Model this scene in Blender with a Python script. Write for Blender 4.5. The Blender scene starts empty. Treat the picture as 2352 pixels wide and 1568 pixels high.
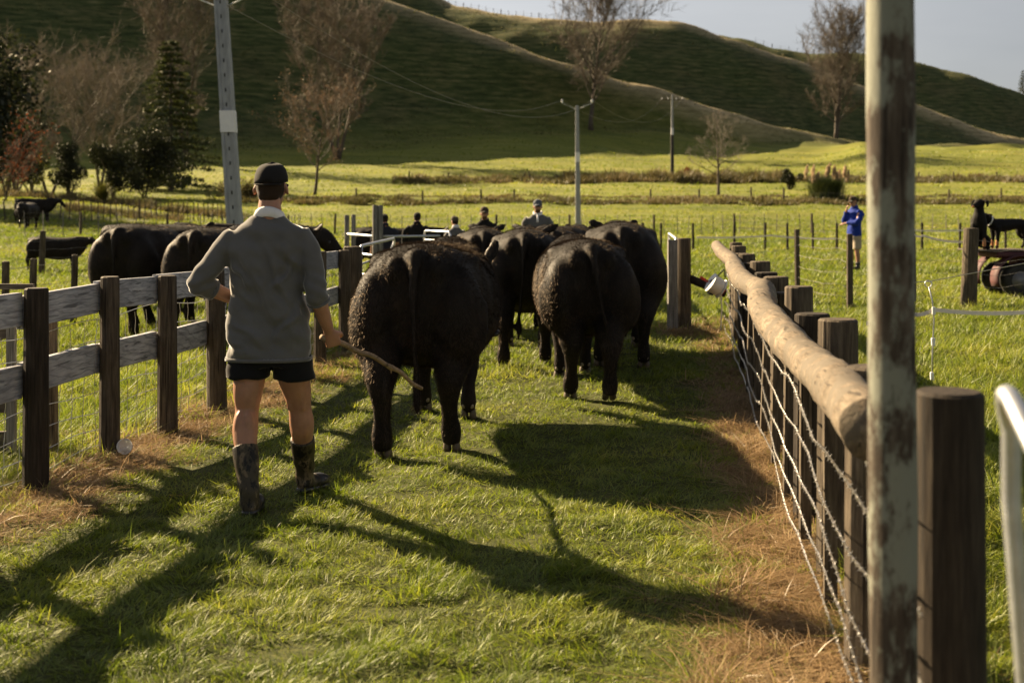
import bpy, bmesh, math, random
import numpy as np
from mathutils import Vector, Matrix, noise as mnoise
from mathutils.bvhtree import BVHTree

R = math.radians
rng = np.random.default_rng(7)
random.seed(11)
scene = bpy.context.scene
COL = scene.collection

# ------------------------------------------------------------------ camera, sky, sun, exposure
F = 2800.0            # focal length measured in pixels of a 2352 px wide picture
CX, HY, EYE = 1176.0, 475.0, 1.58
cam_data = bpy.data.cameras.new('camera')
cam_data.sensor_width = 36.0
cam_data.lens = 36.0 * F / 2352.0
cam_data.shift_y = (HY - 784.0) / 2352.0
cam_data.clip_start = 0.1
cam_data.clip_end = 3000
cam_data.dof.use_dof = True
cam_data.dof.focus_distance = 7.6
cam_data.dof.aperture_fstop = 3.0
cam = bpy.data.objects.new('camera', cam_data)
COL.objects.link(cam)
cam.location = (0, 0, EYE)
cam.rotation_euler = (R(90), 0, 0)
scene.camera = cam

SUN_EL = R(28.5)
SUN_DIR = Vector((-0.76, 0.65, 0)).normalized() * math.cos(SUN_EL) + Vector((0, 0, math.sin(SUN_EL)))
world = bpy.data.worlds.new('World')
scene.world = world
world.use_nodes = True
wn = world.node_tree
wn.nodes.clear()
sky = wn.nodes.new('ShaderNodeTexSky')
sky.sky_type = 'NISHITA'
sky.sun_disc = False
sky.sun_elevation = SUN_EL
sky.sun_rotation = math.atan2(SUN_DIR.x, SUN_DIR.y)
sky.altitude = 100
sky.air_density = 1.0
sky.dust_density = 1.6
sky.ozone_density = 1.6
# thin high cloud veils the blue: the sky's own colour is greyed a little, evenly all round
hsv = wn.nodes.new('ShaderNodeHueSaturation')
hsv.inputs['Saturation'].default_value = 0.26
hsv.inputs['Value'].default_value = 0.52
bg = wn.nodes.new('ShaderNodeBackground')
bg.inputs['Strength'].default_value = 0.052
wo = wn.nodes.new('ShaderNodeOutputWorld')
wn.links.new(sky.outputs[0], hsv.inputs['Color'])
# faint streaks of high cloud, the same all round the sky
wtc = wn.nodes.new('ShaderNodeTexCoord'); wmp = wn.nodes.new('ShaderNodeMapping'); wmp.inputs['Scale'].default_value = (1.0, 1.0, 5.0)
wnz = wn.nodes.new('ShaderNodeTexNoise'); wnz.inputs['Scale'].default_value = 2.2; wnz.inputs['Detail'].default_value = 5
wrp = wn.nodes.new('ShaderNodeValToRGB'); wrp.color_ramp.elements[0].position = 0.35; wrp.color_ramp.elements[0].color = (0.90, 0.90, 0.92, 1); wrp.color_ramp.elements[1].position = 0.68; wrp.color_ramp.elements[1].color = (1.13, 1.11, 1.10, 1)
wmx = wn.nodes.new('ShaderNodeMixRGB'); wmx.blend_type = 'MULTIPLY'; wmx.inputs['Fac'].default_value = 1.0
wn.links.new(wtc.outputs['Generated'], wmp.inputs['Vector']); wn.links.new(wmp.outputs[0], wnz.inputs['Vector']); wn.links.new(wnz.outputs['Fac'], wrp.inputs['Fac'])
wn.links.new(hsv.outputs[0], wmx.inputs['Color1']); wn.links.new(wrp.outputs['Color'], wmx.inputs['Color2'])
wn.links.new(wmx.outputs[0], bg.inputs['Color'])
wn.links.new(bg.outputs[0], wo.inputs['Surface'])

sun_data = bpy.data.lights.new('sun', 'SUN')
sun_data.energy = 5.0
sun_data.angle = R(0.55)
sun_data.color = (1.0, 0.765, 0.47)
sun = bpy.data.objects.new('sun', sun_data)
COL.objects.link(sun)
sun.rotation_euler = (-SUN_DIR).to_track_quat('-Z', 'Y').to_euler()

scene.view_settings.view_transform = 'Standard'
scene.view_settings.look = 'None'
scene.view_settings.exposure = 1.9
scene.view_settings.gamma = 1.0
scene.cycles.use_denoising = True
scene.cycles.max_bounces = 5
scene.cycles.diffuse_bounces = 2
scene.cycles.glossy_bounces = 2
scene.cycles.transmission_bounces = 3
scene.cycles.use_adaptive_sampling = True
scene.cycles.adaptive_threshold = 0.022
scene.cycles.transparent_max_bounces = 8
scene.cycles.sample_clamp_indirect = 4.0

# ------------------------------------------------------------------ helpers
def W(x, y, D):
    """world point seen at pixel (x, y) of the 2352 px picture at depth D"""
    return Vector(((x - CX) * D / F, D, EYE - (y - HY) * D / F))
def GD(y):
    return F * EYE / (y - HY)
def G(x, y):
    D = GD(y)
    return Vector(((x - CX) * D / F, D, 0))

def tag(o, label=None, cat=None, group=None, kind=None):
    if label: o['label'] = label
    if cat: o['category'] = cat
    if group: o['group'] = group
    if kind: o['kind'] = kind
    return o

def empty(name, loc=(0, 0, 0), rz=0.0):
    o = bpy.data.objects.new(name, None)
    COL.objects.link(o)
    o.location = loc
    o.rotation_euler = (0, 0, rz)
    o.empty_display_size = 0.2
    return o

def link(name, me, parent=None, mat=None):
    o = bpy.data.objects.new(name, me)
    COL.objects.link(o)
    if parent is not None: o.parent = parent
    if mat is not None:
        me.materials.clear(); me.materials.append(mat)
    return o

def copy_tree(o, parent=None):
    c = o.copy()
    COL.objects.link(c)
    c.parent = parent
    for ch in o.children:
        copy_tree(ch, c)
    return c

class MB:
    """collects vertices and faces for one mesh"""
    def __init__(self):
        self.v = []; self.f = []
    def add(self, vs, fs):
        n = len(self.v)
        self.v.extend([tuple(p) for p in vs])
        self.f.extend([tuple(i + n for i in q) for q in fs])
        return self
    def box(self, c, s, rot=None, jit=0.0):
        hx, hy, hz = s[0] / 2, s[1] / 2, s[2] / 2
        vs = [Vector((x, y, z)) for x in (-hx, hx) for y in (-hy, hy) for z in (-hz, hz)]
        if jit: vs = [p + Vector((random.uniform(-jit, jit), random.uniform(-jit, jit), random.uniform(-jit, jit))) for p in vs]
        if rot is not None: vs = [rot @ p for p in vs]
        c = Vector(c)
        return self.add([p + c for p in vs], [(0, 1, 3, 2), (4, 6, 7, 5), (0, 4, 5, 1), (2, 3, 7, 6), (0, 2, 6, 4), (1, 5, 7, 3)])
    def beam(self, a, b, w, h, up=(0, 0, 1)):
        a, b = Vector(a), Vector(b)
        d = (b - a).normalized(); up = Vector(up)
        s = d.cross(up).normalized(); u = s.cross(d).normalized()
        vs = [p + s * (i * w / 2) + u * (j * h / 2) for p in (a, b) for i, j in ((-1, -1), (1, -1), (1, 1), (-1, 1))]
        return self.add(vs, [(0, 1, 2, 3), (7, 6, 5, 4), (0, 4, 5, 1), (1, 5, 6, 2), (2, 6, 7, 3), (3, 7, 4, 0)])
    def tube(self, pts, rad, n=8, cap=True, ry=None, up=None):
        pts = [Vector(p) for p in pts]
        if not hasattr(rad, '__len__'): rad = [rad] * len(pts)
        rings = []
        prev = None
        for i, p in enumerate(pts):
            d = (pts[min(i + 1, len(pts) - 1)] - pts[max(i - 1, 0)]).normalized()
            ref = prev if prev is not None else (Vector(up) if up else (Vector((0, 0, 1)) if abs(d.z) < 0.9 else Vector((1, 0, 0))))
            s = d.cross(ref)
            if s.length < 1e-5: s = d.cross(Vector((0, 1, 0)))
            s.normalize(); u = s.cross(d).normalized(); prev = u
            r = rad[i]; r2 = r if ry is None else (ry[i] if hasattr(ry, '__len__') else ry)
            rings.append([p + s * (math.cos(t) * r) + u * (math.sin(t) * r2) for t in [2 * math.pi * k / n for k in range(n)]])
        vs = [q for r in rings for q in r]
        fs = []
        for i in range(len(pts) - 1):
            for k in range(n):
                a, b = i * n + k, i * n + (k + 1) % n
                fs.append((a, b, b + n, a + n))
        if cap:
            fs.append(tuple(reversed(range(n))))
            fs.append(tuple((len(pts) - 1) * n + k for k in range(n)))
        return self.add(vs, fs)
    def loft(self, rings, cap=True):
        n = len(rings[0]); vs = [q for r in rings for q in r]; fs = []
        for i in range(len(rings) - 1):
            for k in range(n):
                a, b = i * n + k, i * n + (k + 1) % n
                fs.append((a, b, b + n, a + n))
        if cap:
            fs.append(tuple(reversed(range(n))))
            fs.append(tuple((len(rings) - 1) * n + k for k in range(n)))
        return self.add(vs, fs)
    def ell(self, c, r, rot=None, nu=14, nv=9):
        vs = []; c = Vector(c)
        if not hasattr(r, '__len__'): r = (r, r, r)
        rings = []
        for j in range(1, nv):
            t = math.pi * j / nv
            rings.append([Vector((r[0] * math.sin(t) * math.cos(2 * math.pi * k / nu), r[1] * math.sin(t) * math.sin(2 * math.pi * k / nu), -r[2] * math.cos(t))) for k in range(nu)])
        vs = [Vector((0, 0, -r[2]))] + [p for q in rings for p in q] + [Vector((0, 0, r[2]))]
        fs = [(0, 1 + (k + 1) % nu, 1 + k) for k in range(nu)]
        for j in range(nv - 2):
            for k in range(nu):
                a, b = 1 + j * nu + k, 1 + j * nu + (k + 1) % nu
                fs.append((a, b, b + nu, a + nu))
        m = len(vs) - 1; o = 1 + (nv - 2) * nu
        fs += [(o + k, o + (k + 1) % nu, m) for k in range(nu)]
        if rot is not None: vs = [rot @ p for p in vs]
        return self.add([p + c for p in vs], fs)
    def mesh(self, name, smooth=False, bevel=0.0):
        me = bpy.data.meshes.new(name)
        me.from_pydata(self.v, [], self.f)
        bm = bmesh.new(); bm.from_mesh(me)
        bmesh.ops.recalc_face_normals(bm, faces=bm.faces)
        if bevel:
            bmesh.ops.bevel(bm, geom=list(bm.edges), offset=bevel, segments=1, affect='EDGES', profile=0.5)
        bm.to_mesh(me); bm.free()
        if smooth: me.polygons.foreach_set('use_smooth', [True] * len(me.polygons))
        me.update()
        return me
    def build(self, name, mat, parent=None, smooth=False, bevel=0.0):
        return link(name, self.mesh(name, smooth, bevel), parent, mat)

def np_mesh(name, verts, faces, mat=None, smooth=False):
    """fast mesh from numpy arrays; faces all of one size"""
    me = bpy.data.meshes.new(name)
    nv, nf, k = len(verts), len(faces), faces.shape[1]
    me.vertices.add(nv); me.vertices.foreach_set('co', np.ascontiguousarray(verts, dtype=np.float32).ravel())
    me.loops.add(nf * k); me.loops.foreach_set('vertex_index', np.ascontiguousarray(faces, dtype=np.int32).ravel())
    me.polygons.add(nf); me.polygons.foreach_set('loop_start', np.arange(0, nf * k, k, dtype=np.int32))
    me.update(calc_edges=True)
    if smooth: me.polygons.foreach_set('use_smooth', np.ones(nf, dtype=bool))
    if mat: me.materials.append(mat)
    return me

def crom(pts, n=6):
    """Catmull-Rom through rows of numbers"""
    P = np.array(pts, float); out = []
    for i in range(len(P) - 1):
        p0, p1, p2, p3 = P[max(i - 1, 0)], P[i], P[i + 1], P[min(i + 2, len(P) - 1)]
        for t in np.linspace(0, 1, n, endpoint=False):
            out.append(0.5 * ((2 * p1) + (-p0 + p2) * t + (2 * p0 - 5 * p1 + 4 * p2 - p3) * t ** 2 + (-p0 + 3 * p1 - 3 * p2 + p3) * t ** 3))
    out.append(P[-1])
    return np.array(out)

def limb(mb, pts, n=10, seg=5):
    """tapered limb: rows of x, y, z, radius"""
    c = crom(pts, seg)
    mb.tube([Vector(r[:3]) for r in c], [max(0.002, r[3]) for r in c], n)
    return mb

def fuse(mb, voxel, smooth_it=6, factor=0.5):
    """one continuous surface from overlapping closed pieces"""
    me = mb.mesh('fuse_source')
    o = bpy.data.objects.new('fuse_source', me); COL.objects.link(o)
    m = o.modifiers.new('r', 'REMESH'); m.mode = 'VOXEL'; m.voxel_size = voxel
    if smooth_it:
        s = o.modifiers.new('s', 'SMOOTH'); s.factor = factor; s.iterations = smooth_it
    dg = bpy.context.evaluated_depsgraph_get(); dg.update()
    ev = o.evaluated_get(dg)
    out = bpy.data.meshes.new_from_object(ev, preserve_all_data_layers=False, depsgraph=dg)
    bpy.data.objects.remove(o); bpy.data.meshes.remove(me)
    out.polygons.foreach_set('use_smooth', np.ones(len(out.polygons), dtype=bool))
    return out

# ------------------------------------------------------------------ materials
MATS = {}
class NT:
    def __init__(self, name):
        m = bpy.data.materials.new(name); m.use_nodes = True
        self.m = m; self.t = m.node_tree; self.t.nodes.clear()
        self.out = self.t.nodes.new('ShaderNodeOutputMaterial')
        MATS[name] = m
    def n(self, typ, **kw):
        nd = self.t.nodes.new('ShaderNode' + typ)
        for k, v in kw.items():
            if k.startswith('i_'):
                nd.inputs[k[2:].replace('_', ' ')].default_value = v
            else: setattr(nd, k, v)
        return nd
    def l(self, a, b): self.t.links.new(a, b)
    def ramp(self, fac, stops):
        r = self.n('ValToRGB'); cr = r.color_ramp
        while len(cr.elements) > len(stops): cr.elements.remove(cr.elements[-1])
        while len(cr.elements) < len(stops): cr.elements.new(0.5)
        for e, (p, c) in zip(cr.elements, stops):
            e.position = p; e.color = (*c, 1) if len(c) == 3 else c
        self.l(fac, r.inputs['Fac']); return r.outputs['Color']
    def noise(self, scale, detail=4, rough=0.55, vec=None, stretch=None, coord='Object'):
        if vec is not None: v = vec
        elif coord == 'World': v = self.n('NewGeometry').outputs['Position']
        else: v = self.n('TexCoord').outputs[coord]
        if stretch:
            mp = self.n('Mapping'); mp.inputs['Scale'].default_value = stretch
            self.l(v, mp.inputs['Vector']); v = mp.outputs[0]
        nz = self.n('TexNoise'); nz.inputs['Scale'].default_value = scale
        nz.inputs['Detail'].default_value = detail; nz.inputs['Roughness'].default_value = rough
        self.l(v, nz.inputs['Vector']); return nz.outputs['Fac']
    def mix(self, fac, a, b, typ='MIX'):
        m = self.n('MixRGB', blend_type=typ)
        for s, x in ((m.inputs['Fac'], fac), (m.inputs['Color1'], a), (m.inputs['Color2'], b)):
            if hasattr(x, 'is_linked'): self.l(x, s)
            elif hasattr(x, '__len__'): s.default_value = (*x, 1) if len(x) == 3 else x
            else: s.default_value = x
        return m.outputs[0]
    def pbr(self, col, rough=0.6, metal=0.0, spec=0.5, bump=None, bstr=0.3, bdist=0.01, **kw):
        p = self.n('BsdfPrincipled')
        for key, x in (('Base Color', col), ('Roughness', rough), ('Metallic', metal), ('Specular IOR Level', spec)):
            if hasattr(x, 'is_linked'): self.l(x, p.inputs[key])
            elif hasattr(x, '__len__'): p.inputs[key].default_value = (*x, 1) if len(x) == 3 else x
            else: p.inputs[key].default_value = x
        for k, v in kw.items():
            p.inputs[k.replace('_', ' ')].default_value = v
        if bump is not None:
            b = self.n('Bump'); b.inputs['Strength'].default_value = bstr; b.inputs['Distance'].default_value = bdist
            self.l(bump, b.inputs['Height']); self.l(b.outputs[0], p.inputs['Normal'])
        self.l(p.outputs[0], self.out.inputs['Surface'])
        return p

def simple(name, col, rough=0.6, metal=0.0, spec=0.5, var=0.25, scale=8, stretch=None, bstr=0.15, bdist=0.005, **kw):
    t = NT(name)
    nz = t.noise(scale, 5, 0.6, stretch=stretch)
    c2 = tuple(c * (1 - var) for c in col); c3 = tuple(min(1, c * (1 + var)) for c in col)
    c = t.ramp(nz, [(0.3, c2), (0.7, c3)])
    t.pbr(c, rough, metal, spec, bump=nz, bstr=bstr, bdist=bdist, **kw)
    return t.m

def leafmat(name, stops, trans=0.45, rough=0.5, scale=3.0, spec=0.35, coord='Object', rand=0.0, gloss=0.12, gcol=(0.9, 0.9, 0.85)):
    """thin leaf or blade: reflects and lets light through; colour by random per object instance and place"""
    t = NT(name)
    oi = t.n('ObjectInfo')
    nz = t.noise(scale, 3, 0.6, coord=coord)
    at = t.n('Attribute', attribute_name='tone')
    ad = t.n('Math', operation='MULTIPLY_ADD'); t.l(nz, ad.inputs[0]); ad.inputs[1].default_value = 0.5
    m2 = t.n('Math', operation='MULTIPLY'); t.l(at.outputs['Fac'], m2.inputs[0]); m2.inputs[1].default_value = 0.5
    rr = t.n('Math', operation='MULTIPLY_ADD'); t.l(oi.outputs['Random'], rr.inputs[0]); rr.inputs[1].default_value = rand
    t.l(m2.outputs[0], rr.inputs[2]); t.l(rr.outputs[0], ad.inputs[2])
    c = t.ramp(ad.outputs[0], stops)
    d = t.n('BsdfDiffuse'); t.l(c, d.inputs['Color'])
    tr = t.n('BsdfTranslucent'); t.l(c, tr.inputs['Color'])
    g = t.n('BsdfGlossy'); g.inputs['Roughness'].default_value = rough; g.inputs['Color'].default_value = (*gcol, 1)
    m1 = t.n('MixShader'); m1.inputs[0].default_value = trans
    t.l(d.outputs[0], m1.inputs[1]); t.l(tr.outputs[0], m1.inputs[2])
    m3 = t.n('MixShader'); m3.inputs[0].default_value = gloss
    t.l(m1.outputs[0], m3.inputs[1]); t.l(g.outputs[0], m3.inputs[2])
    t.l(m3.outputs[0], t.out.inputs['Surface'])
    return t.m
# ------------------------------------------------------------------ terrain: flat yards, rising field, three hill spurs
def interp(x, xs, ys): return np.interp(x, xs, ys)
RA = ([-2500, -600, 0, 300, 600, 820, 870, 1000, 1180, 1350, 1500, 1700, 1900, 1980, 2100, 2600, 4000],
      [-520, -420, -270, -190, -95, -18, 0, 42, 105, 160, 203, 268, 318, 334, 344, 352, 352])
FA_D = ([-2500, -600, 0, 600, 1350, 1900, 2352, 4000], [190, 196, 208, 226, 262, 288, 305, 320])
FA_Y = ([-2500, -600, 0, 300, 600, 870, 1176, 1350, 1500, 1700, 1900, 2000, 2352, 4000], [330, 330, 332, 338, 342, 322, 302, 290, 298, 318, 332, 338, 345, 350])
RB = ([-2500, 600, 870, 1010, 1170, 1330, 1480, 1600, 1640, 1800, 1985, 2090, 2250, 2352, 2550, 4000],
      [-300, -130, -55, 0, 36, 47, 46, 66, 75, 131, 200, 240, 296, 325, 350, 352])
RC = ([-2500, 1000, 1500, 1640, 1750, 1870, 1985, 2090, 2200, 2352, 2600, 3000, 4000], [60, 60, 66, 72, 108, 128, 129, 136, 166, 215, 290, 330, 345])

def col_profile(x):
    """knots (D, height) for the column seen at picture x"""
    hy = lambda y, D: EYE + (HY - y) * D / F
    lft = np.clip((650 - x) / 600, 0, 1)
    k = [(0, 0), (30, 0), (62, 0.6 * lft)]
    k += [(84, 0.06 + 1.9 * lft), (104, 0.6 + 2.0 * lft), (122, hy(470, 122) + 0.5 * lft), (146, hy(441, 146)), (178, hy(407, 178))]
    Df = float(interp(x, *FA_D)); yf = float(interp(x, *FA_Y)); hf = hy(yf, Df)
    k.append((Df, hf))
    yr = float(interp(x, *RA)); gy = 0.78
    den = 1 - (HY - yr) / (F * gy)
    Dr = (Df + (EYE - hf) / gy) / max(den, 0.25)
    Dr = max(Dr, Df + 6); hr = max(hy(yr, Dr), hf + 0.6)
    wr = min(8.5, (Dr - Df) * 0.35)
    k.append((Dr - wr, hr - wr * 0.41)); k.append((Dr, hr))
    Dv = Dr + 34; hv = hr + 1.0 - 19 * np.clip((hr - 20) / 26, 0, 1) ** 1.5
    k.append((Dv, hv))
    yb = float(interp(x, *RB)); hb0 = hv
    den = 1 - (HY - yb) / (F * 0.8)
    Db = (Dv + 12 + (EYE - hb0) / 0.8) / max(den, 0.25)
    Db = max(Db, Dv + 20); hb = max(hy(yb, Db), hv + 0.5)
    wr = min(8.5, (Db - Dv) * 0.35)
    k.append((Db - wr, hb - wr * 0.41)); k.append((Db, hb))
    Dw = Db + 38; hw = hb + 1.5 - 20 * np.clip((hb - 26) / 30, 0, 1) ** 1.5
    k.append((Dw, hw))
    yc = float(interp(x, *RC)); den = 1 - (HY - yc) / (F * 0.75)
    Dc = (Dw + 12 + (EYE - hw) / 0.75) / max(den, 0.25)
    Dc = max(Dc, Dw + 24); hc = max(hy(yc, Dc), hw + 0.5)
    k.append((Dc, hc))
    k.append((Dc + 120, hc * 0.6)); k.append((1500, 20))
    return k

XS = np.concatenate([np.arange(-2500, 4001, 40)])
PROF = np.array([col_profile(float(x)) for x in XS])          # columns x knots x 2
# ease the sharp bends along x a little
for _ in range(2):
    PROF[1:-1] = 0.25 * PROF[:-2] + 0.5 * PROF[1:-1] + 0.25 * PROF[2:]

def pchip(xk, yk, x):
    h = np.diff(xk); d = np.diff(yk) / h
    m = np.zeros_like(yk)
    for i in range(1, len(xk) - 1):
        if d[i - 1] * d[i] > 0:
            w1, w2 = 2 * h[i] + h[i - 1], h[i] + 2 * h[i - 1]
            m[i] = (w1 + w2) / (w1 / d[i - 1] + w2 / d[i])
    i = np.clip(np.searchsorted(xk, x) - 1, 0, len(h) - 1)
    t = (x - xk[i]) / h[i]; t = np.clip(t, 0, 1)
    return (1 + 2 * t) * (1 - t) ** 2 * yk[i] + t * (1 - t) ** 2 * h[i] * m[i] + t * t * (3 - 2 * t) * yk[i + 1] + t * t * (t - 1) * h[i] * m[i + 1]

ROWS = np.unique(np.concatenate([np.arange(-14, 0, 1.0), np.arange(0, 14, 0.5), np.arange(14, 40, 1.0), np.arange(40, 130, 2.0), np.arange(130, 210, 2.0), np.arange(210, 400, 1.3), np.arange(400, 520, 2.0), np.arange(520, 800, 8.0), np.arange(800, 1500, 60.0)]))
HTAB = np.array([pchip(p[:, 0], p[:, 1], np.maximum(ROWS, 0)) for p in PROF])   # picture column x row

def h_base(X, D):
    X = np.asarray(X, float); D = np.asarray(D, float)
    x = CX + F * X / np.maximum(D, 30)
    ci = np.clip((x - XS[0]) / 40.0, 0, len(XS) - 1.001); c0 = ci.astype(int); fc = ci - c0
    r0 = np.clip(np.searchsorted(ROWS, D, side='right') - 1, 0, len(ROWS) - 2)
    fr = np.clip((D - ROWS[r0]) / (ROWS[r0 + 1] - ROWS[r0]), 0, 1)
    return (HTAB[c0, r0] * (1 - fc) + HTAB[c0 + 1, r0] * fc) * (1 - fr) + (HTAB[c0, r0 + 1] * (1 - fc) + HTAB[c0 + 1, r0 + 1] * fc) * fr

def _wav(X, Y, s, seed):
    r = np.random.default_rng(seed); out = 0
    for i in range(7):
        a = r.uniform(0, 2 * np.pi); k = 2 * np.pi / (s * r.uniform(0.6, 1.7)); p = r.uniform(0, 6.28)
        out = out + np.sin(k * (np.cos(a) * X + np.sin(a) * Y) + p)
    return out / 3.0
def h_detail(X, D):
    z = 0.012 * _wav(X, D, 1.1, 3) + 0.010 * _wav(X, D, 0.45, 4) * (D < 40)
    far = np.clip((D - 40) / 60, 0, 1)
    z = z + far * (0.12 * _wav(X, D, 12, 5) + 0.05 * _wav(X, D, 4, 6))
    hill = np.clip((D - 205) / 40, 0, 1)
    z = z + hill * (0.55 * _wav(X, D, 42, 8) + 0.28 * _wav(X, D, 13, 9))
    return z
def gz(X, D):
    """ground height"""
    return h_base(X, D) + h_detail(np.asarray(X, float), np.asarray(D, float))
def gzf(X, D): return float(gz(np.array([X]), np.array([D]))[0])

U = np.concatenate([np.linspace(-0.95, -0.46, 30)[:-1], np.linspace(-0.46, 0.46, 240), np.linspace(0.46, 0.95, 30)[1:]])
def build_ground():
    UU, DD = np.meshgrid(U, ROWS)
    XX = UU * (DD + 26)
    ZZ = gz(XX.ravel(), DD.ravel()).reshape(XX.shape)
    # sheep tracks: narrow treads that follow the contours of the steep faces
    gy_ = np.gradient(ZZ, axis=0) / np.maximum(np.gradient(DD, axis=0), 1e-3)
    steep = np.clip((gy_ - 0.35) / 0.3, 0, 1) * (DD > 190)
    ZZ = ZZ + steep * 0.24 * np.sin(ZZ * 2 * np.pi / 3.3 + 1.6 * _wav(XX, DD, 24, 21)) * (0.6 + 0.4 * _wav(XX, DD, 18, 22))
    nr, nc = XX.shape
    v = np.stack([XX.ravel(), DD.ravel(), ZZ.ravel()], 1)
    i = np.arange(nr * nc).reshape(nr, nc)
    f = np.stack([i[:-1, :-1].ravel(), i[:-1, 1:].ravel(), i[1:, 1:].ravel(), i[1:, :-1].ravel()], 1)
    me = np_mesh('ground', v, f, smooth=True)
    xs = CX + F * XX.ravel() / np.maximum(DD.ravel(), 30); cr = np.zeros(len(xs)); st = np.zeros(len(xs))
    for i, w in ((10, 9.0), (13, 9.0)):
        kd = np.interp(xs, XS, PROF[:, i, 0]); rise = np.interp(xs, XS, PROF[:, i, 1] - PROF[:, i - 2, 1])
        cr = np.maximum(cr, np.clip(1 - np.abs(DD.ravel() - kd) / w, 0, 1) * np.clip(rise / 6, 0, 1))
    kf = np.interp(xs, XS, PROF[:, 8, 0]); st = np.clip((DD.ravel() - kf + 14) / 24, 0, 1)
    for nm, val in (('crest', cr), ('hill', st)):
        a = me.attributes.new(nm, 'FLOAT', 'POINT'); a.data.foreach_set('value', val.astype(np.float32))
    return me

# lines of the two race fences in plan: X = a + b * D
LF = lambda D: -3.53 + 0.131 * D
RF = lambda D: 0.533 + 0.14 * D

def ground_material():
    t = NT('pasture')
    tc = t.n('TexCoord'); sep = t.n('SeparateXYZ'); t.l(tc.outputs['Object'], sep.inputs[0])
    n1 = t.noise(0.9, 6, 0.62); n2 = t.noise(0.055, 5, 0.6); n3 = t.noise(7.0, 5, 0.7)
    n4 = t.noise(0.5, 6, 0.65, stretch=(0.10, 0.5, 0.9))
    n5 = t.noise(38, 5, 0.75); green = t.ramp(n5, [(0.32, (0.018, 0.022, 0.006)), (0.5, (0.048, 0.056, 0.011)), (0.68, (0.105, 0.105, 0.022))])  # near ground coloured dark so gaps between blades read as shadow
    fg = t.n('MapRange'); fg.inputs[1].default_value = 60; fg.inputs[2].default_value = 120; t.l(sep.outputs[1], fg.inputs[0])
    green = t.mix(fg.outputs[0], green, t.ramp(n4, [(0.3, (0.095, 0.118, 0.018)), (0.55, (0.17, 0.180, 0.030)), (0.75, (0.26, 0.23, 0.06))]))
    dryr = t.ramp(n3, [(0.25, (0.09, 0.055, 0.028)), (0.55, (0.20, 0.13, 0.07)), (0.8, (0.32, 0.23, 0.13))])
    # hill pasture: thinner, browner, striped along the contours
    hs = t.noise(0.9, 8, 0.72, stretch=(0.22, 0.5, 1.5))
    tcw = t.n('TexCoord'); wv = t.n('TexWave', wave_type='BANDS', bands_direction='Z'); t.l(tcw.outputs['Object'], wv.inputs['Vector'])
    wv.inputs['Scale'].default_value = 0.24; wv.inputs['Distortion'].default_value = 11.0; wv.inputs['Detail'].default_value = 4; wv.inputs['Detail Scale'].default_value = 0.12; wv.inputs['Detail Roughness'].default_value = 0.65
    hadd = t.n('Math', operation='MULTIPLY_ADD'); t.l(wv.outputs['Fac'], hadd.inputs[0]); hadd.inputs[1].default_value = 0.055
    hsh = t.n('Math', operation='SUBTRACT'); t.l(hs, hsh.inputs[0]); hsh.inputs[1].default_value = 0.03; t.l(hsh.outputs[0], hadd.inputs[2]); hs = hadd.outputs[0]
    hillc = t.ramp(hs, [(0.34, (0.024, 0.034, 0.011)), (0.47, (0.050, 0.066, 0.020)), (0.60, (0.100, 0.104, 0.038)), (0.72, (0.19, 0.165, 0.075))])
    patch = t.ramp(n2, [(0.45, (0, 0, 0)), (0.7, (1, 1, 1))])
    hillc = t.mix(patch, hillc, t.ramp(hs, [(0.36, (0.030, 0.042, 0.014)), (0.62, (0.125, 0.112, 0.048))]))
    hm = t.n('MapRange'); hm.inputs[1].default_value = 218; hm.inputs[2].default_value = 285
    t.l(sep.outputs[1], hm.inputs[0])
    ah = t.n('Attribute', attribute_name='hill'); ac = t.n('Attribute', attribute_name='crest')
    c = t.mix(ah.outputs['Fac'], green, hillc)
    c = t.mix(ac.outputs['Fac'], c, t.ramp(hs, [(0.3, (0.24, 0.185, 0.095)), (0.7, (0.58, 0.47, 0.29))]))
    # crests carry bleached grass, its colour lightened to strengthen the sunlit rim
    ge = t.n('NewGeometry'); sn = t.n('SeparateXYZ'); t.l(ge.outputs['Normal'], sn.inputs[0])
    # thatch strip under the two race fences
    def strip(a, b, w0, w1):
        m = t.n('Math', operation='MULTIPLY_ADD'); t.l(sep.outputs[1], m.inputs[0]); m.inputs[1].default_value = -b
        t.l(sep.outputs[0], m.inputs[2])
        s = t.n('Math', operation='SUBTRACT'); t.l(m.outputs[0], s.inputs[0]); s.inputs[1].default_value = a
        ab = t.n('Math', operation='ABSOLUTE'); t.l(s.outputs[0], ab.inputs[0])
        w = t.n('Math', operation='MULTIPLY_ADD'); t.l(n1, w.inputs[0]); w.inputs[1].default_value = -0.9; t.l(ab.outputs[0], w.inputs[2])
        r = t.n('MapRange'); r.inputs[1].default_value = w0 - 0.45; r.inputs[2].default_value = w1 - 0.45; r.inputs[3].default_value = 1; r.inputs[4].default_value = 0
        t.l(w.outputs[0], r.inputs[0]); return r.outputs[0]
    s1, s2 = strip(-3.53, 0.131, 0.10, 0.36), strip(0.49, 0.14, 0.08, 0.34)
    mx = t.n('Math', operation='MAXIMUM'); t.l(s1, mx.inputs[0]); t.l(s2, mx.inputs[1])
    near = t.n('MapRange'); near.inputs[1].default_value = 16; near.inputs[2].default_value = 19; near.inputs[3].default_value = 1; near.inputs[4].default_value = 0
    t.l(sep.outputs[1], near.inputs[0])
    mm = t.n('Math', operation='MULTIPLY'); t.l(mx.outputs[0], mm.inputs[0]); t.l(near.outputs[0], mm.inputs[1])
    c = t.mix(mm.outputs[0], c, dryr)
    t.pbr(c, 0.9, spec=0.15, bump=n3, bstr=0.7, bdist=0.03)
    return t.m
ground = link('ground', build_ground(), None, ground_material())
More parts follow.
